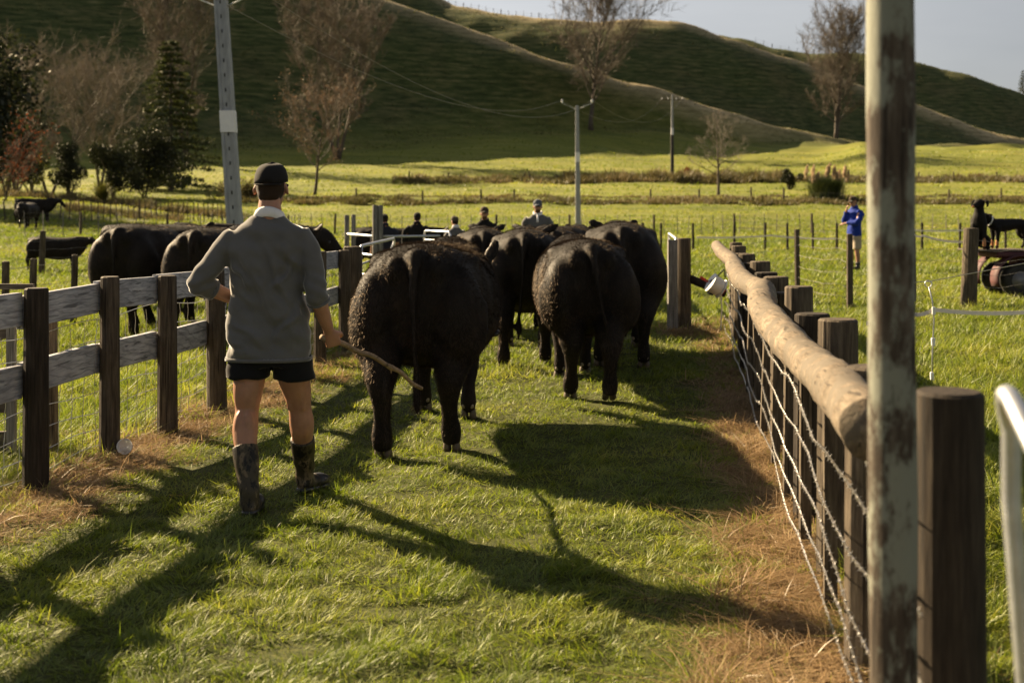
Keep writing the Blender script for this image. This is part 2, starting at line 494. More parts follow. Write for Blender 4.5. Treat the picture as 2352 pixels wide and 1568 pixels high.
tag(ground, 'green pasture with a grassy race and steep hill country behind', None, kind='structure')
# ------------------------------------------------------------------ grass
def blades(name, n, rad, lmin, lmax, wid, lean, mat, tuft=0.0, seed=0, flat=0.0):
    r = np.random.default_rng(seed)
    a = r.uniform(0, 2 * np.pi, n); q = rad * np.sqrt(r.uniform(0, 1, n))
    bx, by = q * np.cos(a), q * np.sin(a)
    if tuft:
        k = max(3, int(n / 40)); tc = r.uniform(-rad, rad, (k, 2)); ti = r.integers(0, k, n)
        s = r.uniform(0, 1, n) < 0.7
        bx = np.where(s, tc[ti, 0] + r.normal(0, tuft, n), bx); by = np.where(s, tc[ti, 1] + r.normal(0, tuft, n), by)
    L = r.uniform(lmin, lmax, n) * r.uniform(0.6, 1.0, n)
    da = r.uniform(0, 2 * np.pi, n); ln = np.abs(r.normal(lean, lean * 0.5, n))
    dx, dy = np.cos(da), np.sin(da)
    sw = r.uniform(0, 2 * np.pi, n); sx, sy = np.cos(sw), np.sin(sw)
    w = wid * r.uniform(0.6, 1.3, n)
    z0 = -0.01 * np.ones(n)
    def P(t, k):
        out = L * ln * t ** (1.6 - flat); up = L * (t - 0.35 * np.minimum(ln, 1.4) * t * t) * (1 - 0.5 * flat)
        return np.stack([bx + dx * out + sx * w * k * 0.5, by + dy * out + sy * w * k * 0.5, z0 + up], 1)
    V_ = np.stack([P(0.0, -1), P(0.0, 1), P(0.55, -0.85), P(0.55, 0.85), P(1.0, 0)], 1).reshape(-1, 3)
    b = np.arange(n) * 5
    T = np.concatenate([np.stack([b, b + 1, b + 3], 1), np.stack([b, b + 3, b + 2], 1), np.stack([b + 2, b + 3, b + 4], 1)])
    me = np_mesh(name, V_, T, mat)
    tone = np.repeat(r.uniform(0, 1, n), 5) * 0.8 + np.tile([0, 0, 0.12, 0.12, 0.2], n)
    at = me.attributes.new('tone', 'FLOAT', 'POINT'); at.data.foreach_set('value', tone.astype(np.float32))
    return me

M_grass = leafmat('grass_blade', [(0.12, (0.055, 0.085, 0.008)), (0.40, (0.130, 0.182, 0.012)), (0.64, (0.235, 0.265, 0.022)), (0.88, (0.40, 0.35, 0.08))], trans=0.5, rough=0.55, scale=1.1, coord='World', gloss=0.045)
M_dry = leafmat('dry_grass_blade', [(0.12, (0.085, 0.052, 0.024)), (0.42, (0.25, 0.165, 0.083)), (0.70, (0.44, 0.32, 0.18)), (0.95, (0.64, 0.51, 0.33))], trans=0.42, rough=0.4, scale=2.2, coord='World', gloss=0.03)

def dry_amount(X, D):
    """how thatchy the ground is: strips along the race fences"""
    nz = 0.16 * _wav(X, D, 0.9, 31) + 0.10 * _wav(X, D, 0.35, 32)
    a = np.clip(1.0 - (np.abs(X - LF(D) - 0.05) + nz - 0.10) / 0.30, 0, 1) * (D < 14)
    wR = 0.05 + 0.20 * np.clip((6.2 - D) / 3.0, 0, 1)
    b = np.clip(1.0 - (np.abs(X - RF(D) + 0.07) + nz - wR) / 0.30, 0, 1) * (D < 17)
    c = np.clip(1 - (np.hypot(X - 2.45, (D - 15.4) * 0.8) - 0.5) / 0.4, 0, 1)
    return np.maximum(np.maximum(a, b), c)


def blade_field(name, X, D, L, wid, lean, mat, seed, nseg=2, flat=0.0, mud=0.0):
    """every blade its own bent strip, all in one mesh"""
    r = np.random.default_rng(seed); n = len(X)
    z0 = gz(X, D) - 0.007
    # blades of a clump lean the same way; clump directions wander over the ground
    da = 2.2 * _wav(X, D, 0.5, seed + 1) + 1.5 * _wav(X, D, 0.17, seed + 2) + r.normal(0, 0.8, n)
    ln = np.abs(r.normal(lean, lean * 0.45, n)); dx, dy = np.cos(da), np.sin(da)
    sw = r.uniform(0, 2 * np.pi, n); sx, sy = np.cos(sw), np.sin(sw)
    w = wid * r.uniform(0.6, 1.3, n)
    def P(t, k):
        out = L * ln * t ** (1.6 - flat); up = L * (t - 0.33 * np.minimum(ln, 1.5) * t * t) * (1 - 0.55 * flat)
        return np.stack([X + dx * out + sx * w * k * 0.5, D + dy * out + sy * w * k * 0.5, z0 + np.maximum(up, 0.012)], 1)
    b = np.arange(n)
    if nseg == 2:
        V_ = np.stack([P(0.0, -1), P(0.0, 1), P(0.55, -0.85), P(0.55, 0.85), P(1.0, 0)], 1).reshape(-1, 3); b = b * 5
        T = np.concatenate([np.stack([b, b + 1, b + 3], 1), np.stack([b, b + 3, b + 2], 1), np.stack([b + 2, b + 3, b + 4], 1)])
        tn = [0, 0, 0.1, 0.1, 0.2]
    else:
        V_ = np.stack([P(0.0, -1), P(0.0, 1), P(1.0, 0)], 1).reshape(-1, 3); b = b * 3
        T = np.stack([b, b + 1, b + 2], 1); tn = [0.05, 0.05, 0.2]
    me = np_mesh(name, V_, T, mat)
    big = 0.26 * _wav(X * 0.4, D, 7.0, 301) + 0.22 * _wav(X * 0.5, D, 17.0, 302)  # broad tone streaks painted into far grass, imitating bands of tree shadow
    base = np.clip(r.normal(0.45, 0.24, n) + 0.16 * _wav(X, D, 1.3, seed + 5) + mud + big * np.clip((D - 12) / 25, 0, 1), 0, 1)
    tone = np.repeat(base, len(tn)) * 0.85 + np.tile(tn, n)
    at = me.attributes.new('tone', 'FLOAT', 'POINT'); at.data.foreach_set('value', tone.astype(np.float32))
    return link(name, me)

def sample(D0, D1, dens, seed, half=0.43, edge=0.3):
    """random points in the fan of ground in view; dens(D) per square metre"""
    r = np.random.default_rng(seed)
    ds = np.linspace(D0, D1, 400); w = dens(ds) * 2 * (half * 1.1 * ds + edge)
    c = np.concatenate([[0], np.cumsum(0.5 * (w[1:] + w[:-1]) * np.diff(ds))]); n = int(c[-1])
    D = np.interp(r.uniform(0, c[-1], n), c, ds)
    X = r.uniform(-1, 1, n) * (half * 1.1 * D + edge)
    return X, D, r

def grow():
    dens = lambda D: 11500 * np.minimum(1, 5.2 / D) ** 2.2
    X, D, r = sample(2.9, 11, lambda D: dens(D) * 0.72, 1, edge=1.1)
    dry = dry_amount(X, D); k = r.uniform(0, 1, len(X)) > dry * 0.86
    X, D, dry = X[k], D[k], dry[k]
    ins = (X > LF(D) + 0.12) & (X < RF(D) + 0.1)
    cl = np.clip(0.5 + 0.5 * _wav(X, D, 0.42, 41) + 0.45 * _wav(X, D, 0.17, 42), 0.15, 1.7)
    L = np.where(ins, 0.030 + 0.040 * cl, 0.06 + 0.12 * cl) * r.uniform(0.55, 1.25, len(X))
    L = np.where(ins & (r.uniform(0, 1, len(X)) < 0.02), L * 1.5, L)
    wd = np.where(ins, 0.0046, 0.0052) * np.maximum(1, D / 5.5); nr = D < 6.6
    o = blade_field('grass', X[nr], D[nr], L[nr], wd[nr], 0.9, M_grass, 51, 2, mud=0.45 * dry[nr])
    tag(o, 'short green grass nearest the camera lit from behind', 'grass', kind='stuff')
    nr = ~nr; o = blade_field('grass', X[nr], D[nr], L[nr], wd[nr] * 1.1, 0.9, M_grass, 51, 1, mud=0.45 * dry[nr])
    tag(o, 'short green grass of the race around the person and the cattle', 'grass', kind='stuff')
    X, D, r = sample(11, 45, lambda D: dens(D) * 0.72, 2, edge=1.5)
    ins = (X > LF(D)) & (X < RF(D)) & (D < 15.5)
    cl = np.clip(0.55 + 0.45 * _wav(X, D, 0.9, 43) + 0.3 * _wav(X, D, 0.4, 42), 0.1, 1.5)
    L = np.where(ins, 0.04 + 0.06 * cl, 0.07 + 0.10 * cl) * r.uniform(0.6, 1.3, len(X))
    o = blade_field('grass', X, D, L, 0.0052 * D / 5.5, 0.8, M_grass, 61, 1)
    tag(o, 'green paddock grass beyond the race and round the yards', 'grass', kind='stuff')
    X, D, r = sample(45, 124, dens, 3)
    cl = np.clip(0.5 + 0.5 * _wav(X, D, 3.0, 44) + 0.3 * _wav(X, D, 1.0, 45), 0.1, 1.6)
    L = (0.07 + 0.15 * cl) * r.uniform(0.6, 1.3, len(X))
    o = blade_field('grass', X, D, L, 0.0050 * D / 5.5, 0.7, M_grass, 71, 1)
    tag(o, 'green grass of the wide field in front of the hedge banks', 'grass', kind='stuff')
    X, D, r = sample(122, 262, lambda D: 6200 * (6.0 / D) ** 2.1 * 0.55, 6)
    x = CX + F * X / D; k = D < np.interp(x, XS, PROF[:, 8, 0]) + 4; X, D = X[k], D[k]
    cl = np.clip(0.4 + 0.6 * _wav(X, D, 6.0, 47) + 0.4 * _wav(X, D, 2.0, 48), 0.05, 1.6)
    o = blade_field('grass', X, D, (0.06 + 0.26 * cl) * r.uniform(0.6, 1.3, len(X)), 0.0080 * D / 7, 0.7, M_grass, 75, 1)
    tag(o, 'sunlit pasture grass rising to the foot of the hill', 'grass', kind='stuff')
    X, D, r = sample(2.9, 17.5, lambda D: 5400 * np.minimum(1, 6.0 / D) ** 1.2, 4, edge=1.1)
    k = r.uniform(0, 1, len(X)) < dry_amount(X, D) * 0.97
    X, D = X[k], D[k]
    cl = np.clip(0.6 + 0.4 * _wav(X, D, 0.5, 46), 0.2, 1.5)
    o = blade_field('dry_grass', X, D, (0.06 + 0.10 * cl) * r.uniform(0.5, 1.3, len(X)), 0.0041 * np.maximum(1, D / 7), 1.9, M_dry, 81, 2, 0.3)
    tag(o, 'dead straw coloured grass matted under the race fences', 'dry grass', kind='stuff')
grow()
# ------------------------------------------------------------------ timber, wire and metal
def wood(name, dark, mid, light, stretch, scale=9, rough=0.8, lichen=None, bstr=0.5, knots=False):
    t = NT(name)
    g = t.noise(scale, 7, 0.65, stretch=stretch)
    big = t.noise(2.2, 4, 0.6)
    c = t.ramp(g, [(0.28, dark), (0.5, mid), (0.74, light)])
    c = t.mix(0.55, c, t.ramp(big, [(0.3, (0.45, 0.45, 0.45)), (0.7, (1.25, 1.22, 1.18))]), 'MULTIPLY')
    if knots:
        tc = t.n('TexCoord'); mp = t.n('Mapping'); mp.inputs['Scale'].default_value = (1.2, 0.8, 2.6)
        t.l(tc.outputs['Object'], mp.inputs['Vector'])
        w = t.n('TexWave', wave_type='RINGS'); w.inputs['Scale'].default_value = 2.4; w.inputs['Distortion'].default_value = 9.0
        w.inputs['Detail'].default_value = 3; w.inputs['Detail Scale'].default_value = 1.4; t.l(mp.outputs[0], w.inputs['Vector'])
        c = t.mix(t.ramp(w.outputs['Fac'], [(0.0, (0.55,) * 3), (0.16, (0, 0, 0))]), c, tuple(x * 0.42 for x in mid))
    cr_ = t.noise(scale * 0.8, 3, 0.5, stretch=tuple(1.3 * q if q > 2 else 0.45 * q for q in stretch))
    c = t.mix(t.ramp(cr_, [(0.615, (0, 0, 0)), (0.65, (0.8, 0.8, 0.8))]), c, tuple(q * 0.45 for q in dark))
    if lichen:
        n2 = t.noise(8, 7, 0.68, stretch=(1, 1, 0.45)); m = t.ramp(n2, [(0.47, (0, 0, 0)), (0.54, (1, 1, 1))])
        c = t.mix(m, c, lichen)
    t.pbr(c, rough, spec=0.25, bump=g, bstr=bstr, bdist=0.006)
    return t.m
M_post = wood('weathered_post', (0.030, 0.022, 0.015), (0.085, 0.066, 0.046), (0.17, 0.14, 0.10), (7, 7, 0.5))
M_postd = wood('dark_post', (0.012, 0.009, 0.006), (0.032, 0.024, 0.017), (0.066, 0.052, 0.036), (7, 7, 0.5))
M_postg = wood('grey_post', (0.07, 0.066, 0.058), (0.19, 0.18, 0.165), (0.34, 0.33, 0.31), (9, 9, 0.45))
M_board = wood('weathered_board', (0.18, 0.183, 0.20), (0.40, 0.41, 0.44), (0.60, 0.61, 0.64), (5, 0.5, 9), 6, knots=True)
M_boardd = wood('dark_board', (0.05, 0.042, 0.034), (0.12, 0.10, 0.08), (0.21, 0.18, 0.145), (0.5, 5, 9), 6)
M_lichen = wood('lichen_pole', (0.026, 0.018, 0.012), (0.072, 0.056, 0.042), (0.14, 0.12, 0.095), (6, 6, 0.8), lichen=(0.20, 0.21, 0.172))
M_rail = wood('debarked_rail', (0.066, 0.052, 0.037), (0.18, 0.142, 0.100), (0.29, 0.24, 0.18), (7, 1.6, 7), 6, rough=0.85, bstr=0.9, lichen=(0.125, 0.105, 0.080))
M_galv = simple('galvanised_steel', (0.55, 0.57, 0.60), 0.42, 0.85, var=0.12, scale=30)
M_wire = simple('fence_wire', (0.50, 0.48, 0.45), 0.38, 0.9, var=0.2, scale=60)
M_rust = simple('dull_wire', (0.26, 0.245, 0.225), 0.6, 0.6, var=0.3, scale=60)
M_white = simple('white_plastic', (0.78, 0.78, 0.76), 0.45, var=0.06, scale=20)
M_red = simple('red_plastic', (0.55, 0.035, 0.02), 0.4, var=0.1, scale=20)
M_black = simple('black_plastic', (0.015, 0.015, 0.016), 0.5, var=0.2, scale=20)
M_tape = simple('electric_tape', (0.80, 0.72, 0.64), 0.6, var=0.1, scale=30)
M_clear = NT('clear_plastic').pbr((0.95, 0.96, 0.97), 0.2, Transmission_Weight=0.45, IOR=1.3) and MATS['clear_plastic']

def post_mb(mb, X, D, h, r, n=12, lean=(0, 0), z0=None, wob=0.05, square=False):
    z = gzf(X, D) - 0.12 if z0 is None else z0
    H = h - z if z0 is None else h
    k = 6
    if square:
        a = random.uniform(-0.06, 0.06); rot = Matrix.Rotation(a, 3, 'Z')
        mb.box((X, D, z + H / 2), (2 * r, 2 * r, H), rot, 0.004); return
    rings = []
    ph = random.uniform(0, 6.28)
    for i in range(k + 1):
        t = i / k; rr = r * (1.06 - 0.12 * t)
        ring = []
        for j in range(n):
            a = 2 * math.pi * j / n
            q = rr * (1 + wob * math.sin(2 * a + ph) + wob * 0.6 * math.sin(3 * a + ph * 2 + t * 2))
            ring.append(Vector((X + lean[0] * t + q * math.cos(a), D + lean[1] * t + q * math.sin(a), z + H * t)))
        rings.append(ring)
    # chamfered, slightly domed end grain
    top = rings[-1]; c = sum(top, Vector()) / n
    rings.append([c + (p - c) * 0.88 + Vector((0, 0, 0.008)) for p in top])
    mb.loft(rings)

def wire_line(pts, r=0.0022, n=4, sag=0.0):
    out = []
    for i in range(len(pts) - 1):
        a, b = Vector(pts[i]), Vector(pts[i + 1])
        for k in range(6):
            t = k / 6; p = a.lerp(b, t); p.z -= sag * 4 * t * (1 - t); out.append(p)
    out.append(Vector(pts[-1]))
    mb = MB(); mb.tube(out, r, n, cap=False); return mb

# --- race fence on the near left: round posts, two boards, netting behind
def left_race_fence():
    ds = [3.3, 4.5, 5.65, 6.75, 7.76, 8.46, 9.31, 10.3, 11.2, 12.15, 13.2]
    root = empty('race_fence', (LF(6.75), 6.75, 0))
    off = Vector(root.location)
    def P(mb, name, mat, **k):
        mb.v = [tuple(Vector(p) - off) for p in mb.v]
        return mb.build(name, mat, root, **k)
    tops = []
    jit = {6.75: 0.006, 7.76: -0.05, 8.46: 0.03, 9.31: 0.06, 12.15: 0.02}
    pos = []
    for d in ds:
        X = LF(d) + jit.get(d, random.uniform(-0.02, 0.02)); pos.append((X, d))
        mb = MB(); post_mb(mb, X, d, 1.11 + random.uniform(-0.015, 0.02), 0.066 if d != 9.31 else 0.075, lean=(random.uniform(-0.02, 0.02), 0))
        P(mb, 'post', M_post if d != 6.75 else M_postd, smooth=False)
    for z, hh in ((1.005, 0.185), (0.62, 0.185)):
        for i in range(len(ds) - 1):
            a, b = pos[i], pos[i + 1]
            mb = MB(); w = 0.042
            za = z + random.uniform(-0.012, 0.012); zb = z + random.uniform(-0.012, 0.012)
            g = 0.002
            mb.beam((a[0] - 0.088, a[1] + g, za), (b[0] - 0.088, b[1] - g, zb), w, hh)
            P(mb, 'board', M_board, bevel=0.004)
    # netting: line wires and crimped uprights on the paddock side of the boards
    net = MB(); r = random.Random(4)
    zs = [0.06, 0.17, 0.29, 0.42, 0.56, 0.72, 0.87]
    for z in zs:
        pts = []
        for d in np.arange(3.3, 13.2, 0.15):
            pts.append(Vector((LF(d) - 0.112 + 0.006 * math.sin(d * 9), d, z + 0.014 * math.sin(d * 5.1 + z * 9) + (0.02 * math.sin(d * 2.3 + 1) if z > 0.8 else 0))))
        net.tube(pts, 0.0030, 3, cap=False)
    for d in np.arange(3.35, 13.2, 0.15):
        ph = r.uniform(0, 6)
        pts = [Vector((LF(d) - 0.112 + 0.004 * math.sin(z * 40), d + 0.014 * math.sin(z * 7 + ph) + (0.03 * math.sin(ph) * max(0, z - 0.6) * 4), z)) for z in np.linspace(0.06, 0.87, 14)]
        net.tube(pts, 0.0024, 3, cap=False)
    o = P(net, 'wire_netting', M_wire); o['kind'] = 'stuff'
    # heavy strainer that ends the boards
    mb = MB(); post_mb(mb, LF(13.55) - 0.02, 13.6, 1.13, 0.105); P(mb, 'strainer_post', M_post)
    tag(root, 'grey two-board fence with round posts and wire netting on the left of the race', 'fence')
left_race_fence()

# --- timber yard fence that meets it from the left
def yard_fence():
    o0 = Vector((-3.0, 7.9, 0)); root = empty('yard_fence', o0)
    def P(mb, name, mat, **k):
        mb.v = [tuple(Vector(p) - o0) for p in mb.v]; return mb.build(name, mat, root, **k)
    mb = MB(); post_mb(mb, -2.99, 7.85, 1.02, 0.063); P(mb, 'post', M_post)
    for X in (-4.6, -6.2): mb = MB(); post_mb(mb, X, 7.7, 1.08, 0.065); P(mb, 'post', M_post)
    mb = MB(); mb.box((-3.17, 7.72, 0.50), (0.055, 0.04, 0.95)); P(mb, 'stile', M_postg, bevel=0.003)
    for z, h in ((1.07, 0.035), (0.83, 0.13), (0.335, 0.14), (0.075, 0.14)):
        mb = MB(); mb.beam((-3.06 if z > 1 else -3.18, 7.80, z), (-6.3, 7.66, z + 0.01), 0.035, h); P(mb, 'rail', M_boardd, bevel=0.003)
    mb = MB(); mb.beam((-3.22, 7.765, 0.80), (-4.5, 7.70, 0.1), 0.03, 0.09); P(mb, 'brace', M_boardd)
    tag(root, 'dark timber rail fence running off behind the nearest left post', 'fence')
yard_fence()

# --- race fence on the right: heavy posts, debarked pole on top, barbed strands
def barbed(pts, name, parent, off, seed):
    r = random.Random(seed); mb = MB()
    path = [Vector(p) for p in pts]
    L = [0]
    for i in range(len(path) - 1): L.append(L[-1] + (path[i + 1] - path[i]).length)
    def at(s):
        for i in range(len(path) - 1):
            if s <= L[i + 1]: return path[i].lerp(path[i + 1], (s - L[i]) / (L[i + 1] - L[i]))
        return path[-1].copy()
    n = int(L[-1] / 0.02); ctr = [at(L[-1] * i / n) for i in range(n + 1)]
    for ph in (0, math.pi):
        mb.tube([c + Vector((0.0030 * math.cos(i * 1.1 + ph), 0, 0.0030 * math.sin(i * 1.1 + ph))) for i, c in enumerate(ctr)], 0.0021, 3, cap=False)
    s = 0.05
    while s < L[-1]:
        c = at(s); a = r.uniform(0, 6.28)
        for k in range(4):
            b = a + k * math.pi / 2 + r.uniform(-0.3, 0.3)
            d = Vector((math.cos(b), r.uniform(-0.35, 0.35), math.sin(b))).normalized()
            e = c + d * 0.016
            sd = d.cross(Vector((0.3, 1, 0.2))).normalized() * 0.0022
            q = d.cross(sd).normalized() * 0.0022
            m = len(mb.v); mb.v += [tuple(c + sd), tuple(c - sd), tuple(c + q), tuple(e)]; mb.f += [(m, m + 1, m + 3), (m + 1, m + 2, m + 3), (m + 2, m, m + 3)]
        mb.tube([c - Vector((0, 0.006, 0)), c + Vector((0, 0.006, 0))], 0.0055, 5)
        s += r.uniform(0.065, 0.085)
    mb.v = [tuple(Vector(p) - off) for p in mb.v]
    o = bpy.data.objects.new(name, None)
    me = bpy.data.meshes.new(name); me.from_pydata(mb.v, [], mb.f)
    me.update(); return link(name, me, parent, M_wire)

def right_race_fence():
    root = empty('race_fence', (RF(5.2), 5.2, 0)); off = Vector(root.location)
    def P(mb, name, mat, **k):
        mb.v = [tuple(Vector(p) - off) for p in mb.v]; return mb.build(name, mat, root, **k)
    ds = [4.15, 5.25, 6.1, 6.95, 7.9, 8.8, 9.75, 10.6, 11.6, 12.5, 13.5, 14.5, 15.5]
    hs = [1.03, 1.09, 1.04, 1.12, 1.02, 1.07, 1.05, 1.10, 1.04, 1.09, 1.06, 1.11, 1.12]
    for d, h in zip(ds, hs):
        mb = MB(); post_mb(mb, RF(d) + 0.13 + random.uniform(-0.015, 0.015), d, h, random.uniform(0.082, 0.094), n=14, wob=0.06)
        P(mb, 'post', M_post if random.random() < 0.55 else M_postd)
    # top rail: a long crooked pole
    rd = [3.42, 4.3, 5.1, 6.0, 6.9, 7.8, 8.7, 9.7, 11.0, 12.4, 14.0, 15.9]
    rz = [0.955, 0.945, 0.925, 0.945, 0.995, 1.02, 0.985, 0.995, 1.045, 1.02, 1.055, 1.075]
    rx = [0.0, 0.012, 0.0, -0.035, -0.075, -0.025, 0.02, -0.055, -0.07, -0.02, -0.08, -0.09]
    rr = [0.088, 0.086, 0.082, 0.086, 0.082, 0.090, 0.080, 0.082, 0.078, 0.076, 0.074, 0.070]
    c = crom([(RF(d) + x, d, z, r) for d, x, z, r in zip(rd, rx, rz, rr)], 16)
    mb = MB()
    rings = []; n = 20
    for i, q in enumerate(c):
        p = Vector(q[:3]); dd = Vector(c[min(i + 1, len(c) - 1)][:3]) - Vector(c[max(i - 1, 0)][:3]); dd.normalize()
        s = dd.cross(Vector((0, 0, 1))).normalized(); u = s.cross(dd)
        r = q[3] * (1 + 0.028 * math.sin(i * 0.47) + 0.026 * math.sin(i * 1.13 + 1) + 0.018 * math.sin(i * 2.6))
        rings.append([p + (s * math.cos(2 * math.pi * k / n) + u * math.sin(2 * math.pi * k / n)) * r * (1 + 0.025 * math.sin(3 * 2 * math.pi * k / n + i * 0.2) + 0.02 * math.sin(5 * 2 * math.pi * k / n - i * 0.31)) for k in range(n)])
    mb.loft(rings); P(mb, 'top_rail', M_rail, smooth=True)
    for k, z in enumerate((0.84, 0.67, 0.50, 0.34, 0.20, 0.08)):
        pts = []
        for d in np.arange(2.72, 15.6, 0.35):
            pts.append((RF(d) - 0.005 + 0.012 * math.sin(d * 2.1 + k), d, z * (1 + 0.012 * (d - 2.7)) + 0.018 * math.sin(d * 3.1 + k * 2) + 0.01 * math.sin(d * 7.3 + k)))
        barbed(pts, 'barbed_wire', root, off, 20 + k)
    # slim battens stapled to the strands
    for d in (4.7, 5.65, 6.5, 7.4, 8.3, 9.3, 10.2):
        mb = MB(); mb.box((RF(d) + 0.035, d, 0.46), (0.05, 0.035, 0.86), Matrix.Rotation(random.uniform(-0.04, 0.04), 3, 'Y'), 0.003); P(mb, 'batten', M_post)
    tag(root, 'barbed wire fence with heavy posts and a crooked pole rail, right of the race', 'fence')
right_race_fence()

# --- tall blurred pole and the stout gate post at the right edge
def near_right():
    X, D = 0.835, 2.72; z = gzf(X, D) - 0.2
    mb = MB(); n = 20; rings = []
    for i in range(40):
        t = i / 39
        rings.append([Vector((X - 0.022 * t + 0.02 + (0.0535 - 0.004 * t) * (1 + 0.03 * math.sin(i * 0.8 + 2 * a)) * math.cos(a), D + (0.0535 - 0.004 * t) * math.sin(a), z + t * 4.3)) for a in [2 * math.pi * k / n for k in range(n)]])
    mb.loft(rings); o = mb.build('tall_pole', M_lichen, None, smooth=True)
    tag(o, 'tall lichen-spotted round pole standing before the end of the pole rail', 'pole')
    mb = MB(); post_mb(mb, 1.075, 3.0, 1.12, 0.088, n=24, wob=0.02); o = mb.build('gate_post', M_postd, None)
    tag(o, 'stout dark round gate post between the tall pole and the bent pipe gate', 'post')
    # pipe gate: bent top corner, stile, rails running back toward the camera
    root = empty('pipe_gate', (0.86, 2.1, 0)); off = Vector(root.location)
    a = Vector((0.832, 2.1, 1.295)); d = Vector((-0.10, -1.0, -0.38)).normalized()
    def P(mb, name, **k):
        mb.v = [tuple(Vector(p) - off) for p in mb.v]; return mb.build(name, M_galv, root, **k)
    st = [a + Vector((0.10 - 0.024 * i, 0, -1.12 + 0.3 * i)) for i in range(4)]
    cur = [a + Vector((0.028 - 0.026 * math.sin(t), 0, -0.10 + 0.10 * math.sin(t))) + d * 0.10 * (1 - math.cos(t)) for t in np.linspace(0, math.pi / 2, 8)]
    top = [a + d * s + Vector((0.0, 0, -0.05 * s)) for s in (0.3, 0.8, 1.4)]
    P(MB().tube(st + cur + top, 0.0165, 14), 'gate_frame', smooth=True)
    for z in (0.2, 0.45, 0.68): P(MB().tube([a + Vector((0.07, 0, z - 1.265)), a + Vector((0.25, -1.4, z - 1.265))], 0.012, 10), 'gate_rail', smooth=True)
    tag(root, 'pale bent steel pipe gate at the right edge of the picture', 'gate')
near_right()

def gate_leaf(name, A, B, H, label, bars=5):
    A, B = Vector(A), Vector(B); root = empty(name, A); d = (B - A); L = d.length; d.normalize()
    fr = [Vector((0, 0, 0.12)), Vector((0, 0, H - 0.08)), d * 0.025 + Vector((0, 0, H - 0.02)), d * 0.08 + Vector((0, 0, H)), d * (L - 0.08) + Vector((0, 0, H)), d * L + Vector((0, 0, H - 0.06)), d * L + Vector((0, 0, 0.12)), Vector((0, 0, 0.12))]
    MB().tube(fr, 0.019, 8, cap=False).build('gate_frame', M_galv, root, smooth=True)
    for i in range(1, bars): 
        z = 0.12 + (H - 0.12) * i / bars
        MB().tube([Vector((0, 0, z)), d * L + Vector((0, 0, z))], 0.013, 6).build('gate_rail', M_galv, root, smooth=True)
    MB().beam(Vector((0, 0, 0.15)), d * (L * 0.98) + Vector((0, 0, H - 0.05)), 0.02, 0.03).build('gate_brace', M_galv, root)
    tag(root, label, 'gate'); return root
gate_leaf('steel_gate', (-1.71, 13.78, 0), (-1.66, 17.2, 0), 1.135, 'open steel gate at the end of the left board fence')
gate_leaf('steel_gate', (2.12, 15.75, 0), (2.42, 18.8, 0), 1.17, 'steel gate swung open behind the two gate posts right of the cattle')
def gate_posts():
    mb = MB(); mb.box((2.04, 15.5, 0.56), (0.12, 0.09, 1.2), Matrix.Rotation(0.1, 3, 'Z'), 0.006)
    o = mb.build('gate_post', M_postg, None, bevel=0.004); tag(o, 'squared grey gate post right of the rightmost bull', 'post')
    mb = MB(); post_mb(mb, 2.215, 15.7, 1.17, 0.09, n=14); o = mb.build('gate_post', M_post, None)
    tag(o, 'round brown gate post next to the squared grey one', 'post')
    mb = MB(); mb.tube([(2.28, 15.7, 0.66), (2.74, 15.6, 0.47)], 0.055, 10); o = mb.build('stay_rail', M_postd, None, smooth=True)
    tag(o, 'short dark round stay sloping from the brown gate post to the fence end', 'rail')
    for k, z in enumerate((0.15, 0.33, 0.52, 0.72, 0.90, 1.03)):
        pass
gate_posts()

# --- electric fence reel hanging at the fence end
def reel():
    c = W(1645, 656, 15.1); root = empty('fence_reel', c)
    rot = Vector((0.82, 0.12, -0.5)).to_track_quat('Z', 'Y').to_matrix()
    def prof(rows, n=24):
        mb = MB(); mb.loft([[rot @ Vector((r * math.cos(2 * math.pi * k / n), r * math.sin(2 * math.pi * k / n), z)) for k in range(n)] for z, r in rows]); return mb
    prof([(-0.085, 0.02), (-0.085, 0.125), (-0.07, 0.125), (-0.068, 0.085), (0.068, 0.085), (0.07, 0.125), (0.085, 0.125), (0.085, 0.02)]).build('spool', M_white, root)
    prof([(-0.066, 0.108), (-0.06, 0.112), (0.02, 0.114), (0.066, 0.108)]).build('wound_tape', M_tape, root)
    prof([(0.086, 0.03), (0.086, 0.085), (0.105, 0.085), (0.115, 0.03)]).build('crank_plate', M_red, root)
    mb = MB(); mb.tube([rot @ Vector((0.09, 0, -0.09)), rot @ Vector((0.10, 0.0, -0.13)), rot @ Vector((0.10, 0, -0.20))], [0.014, 0.016, 0.019], 10); mb.build('handle', M_red, root, smooth=True)
    mb = MB(); mb.box(rot @ Vector((0.05, -0.115, 0)), (0.12, 0.03, 0.05), rot); mb.build('clip', M_black, root)
    mb = MB(); mb.tube([rot @ Vector((0, 0, -0.1)), Vector((0.02, 0, 0.12)), Vector((0.11, 0.06, 0.20)), Vector((0.13, 0.1, 0.10))], 0.009, 6); mb.build('hook', M_black, root, smooth=True)
    mb = MB()
    pts = [Vector((0.06, -0.02, -0.10)), Vector((0.065, -0.02, -0.3)), Vector((0.055, -0.01, -0.52)), Vector((0.065, 0, -0.64))]
    for i in range(3): mb.beam(pts[i], pts[i + 1], 0.016, 0.003, up=(0, 1, 0.2))
    mb.build('tape_tail', M_tape, root)
    tag(root, 'white electric fence reel with red handle hanging at the far end of the pole rail', 'fence reel')
reel()

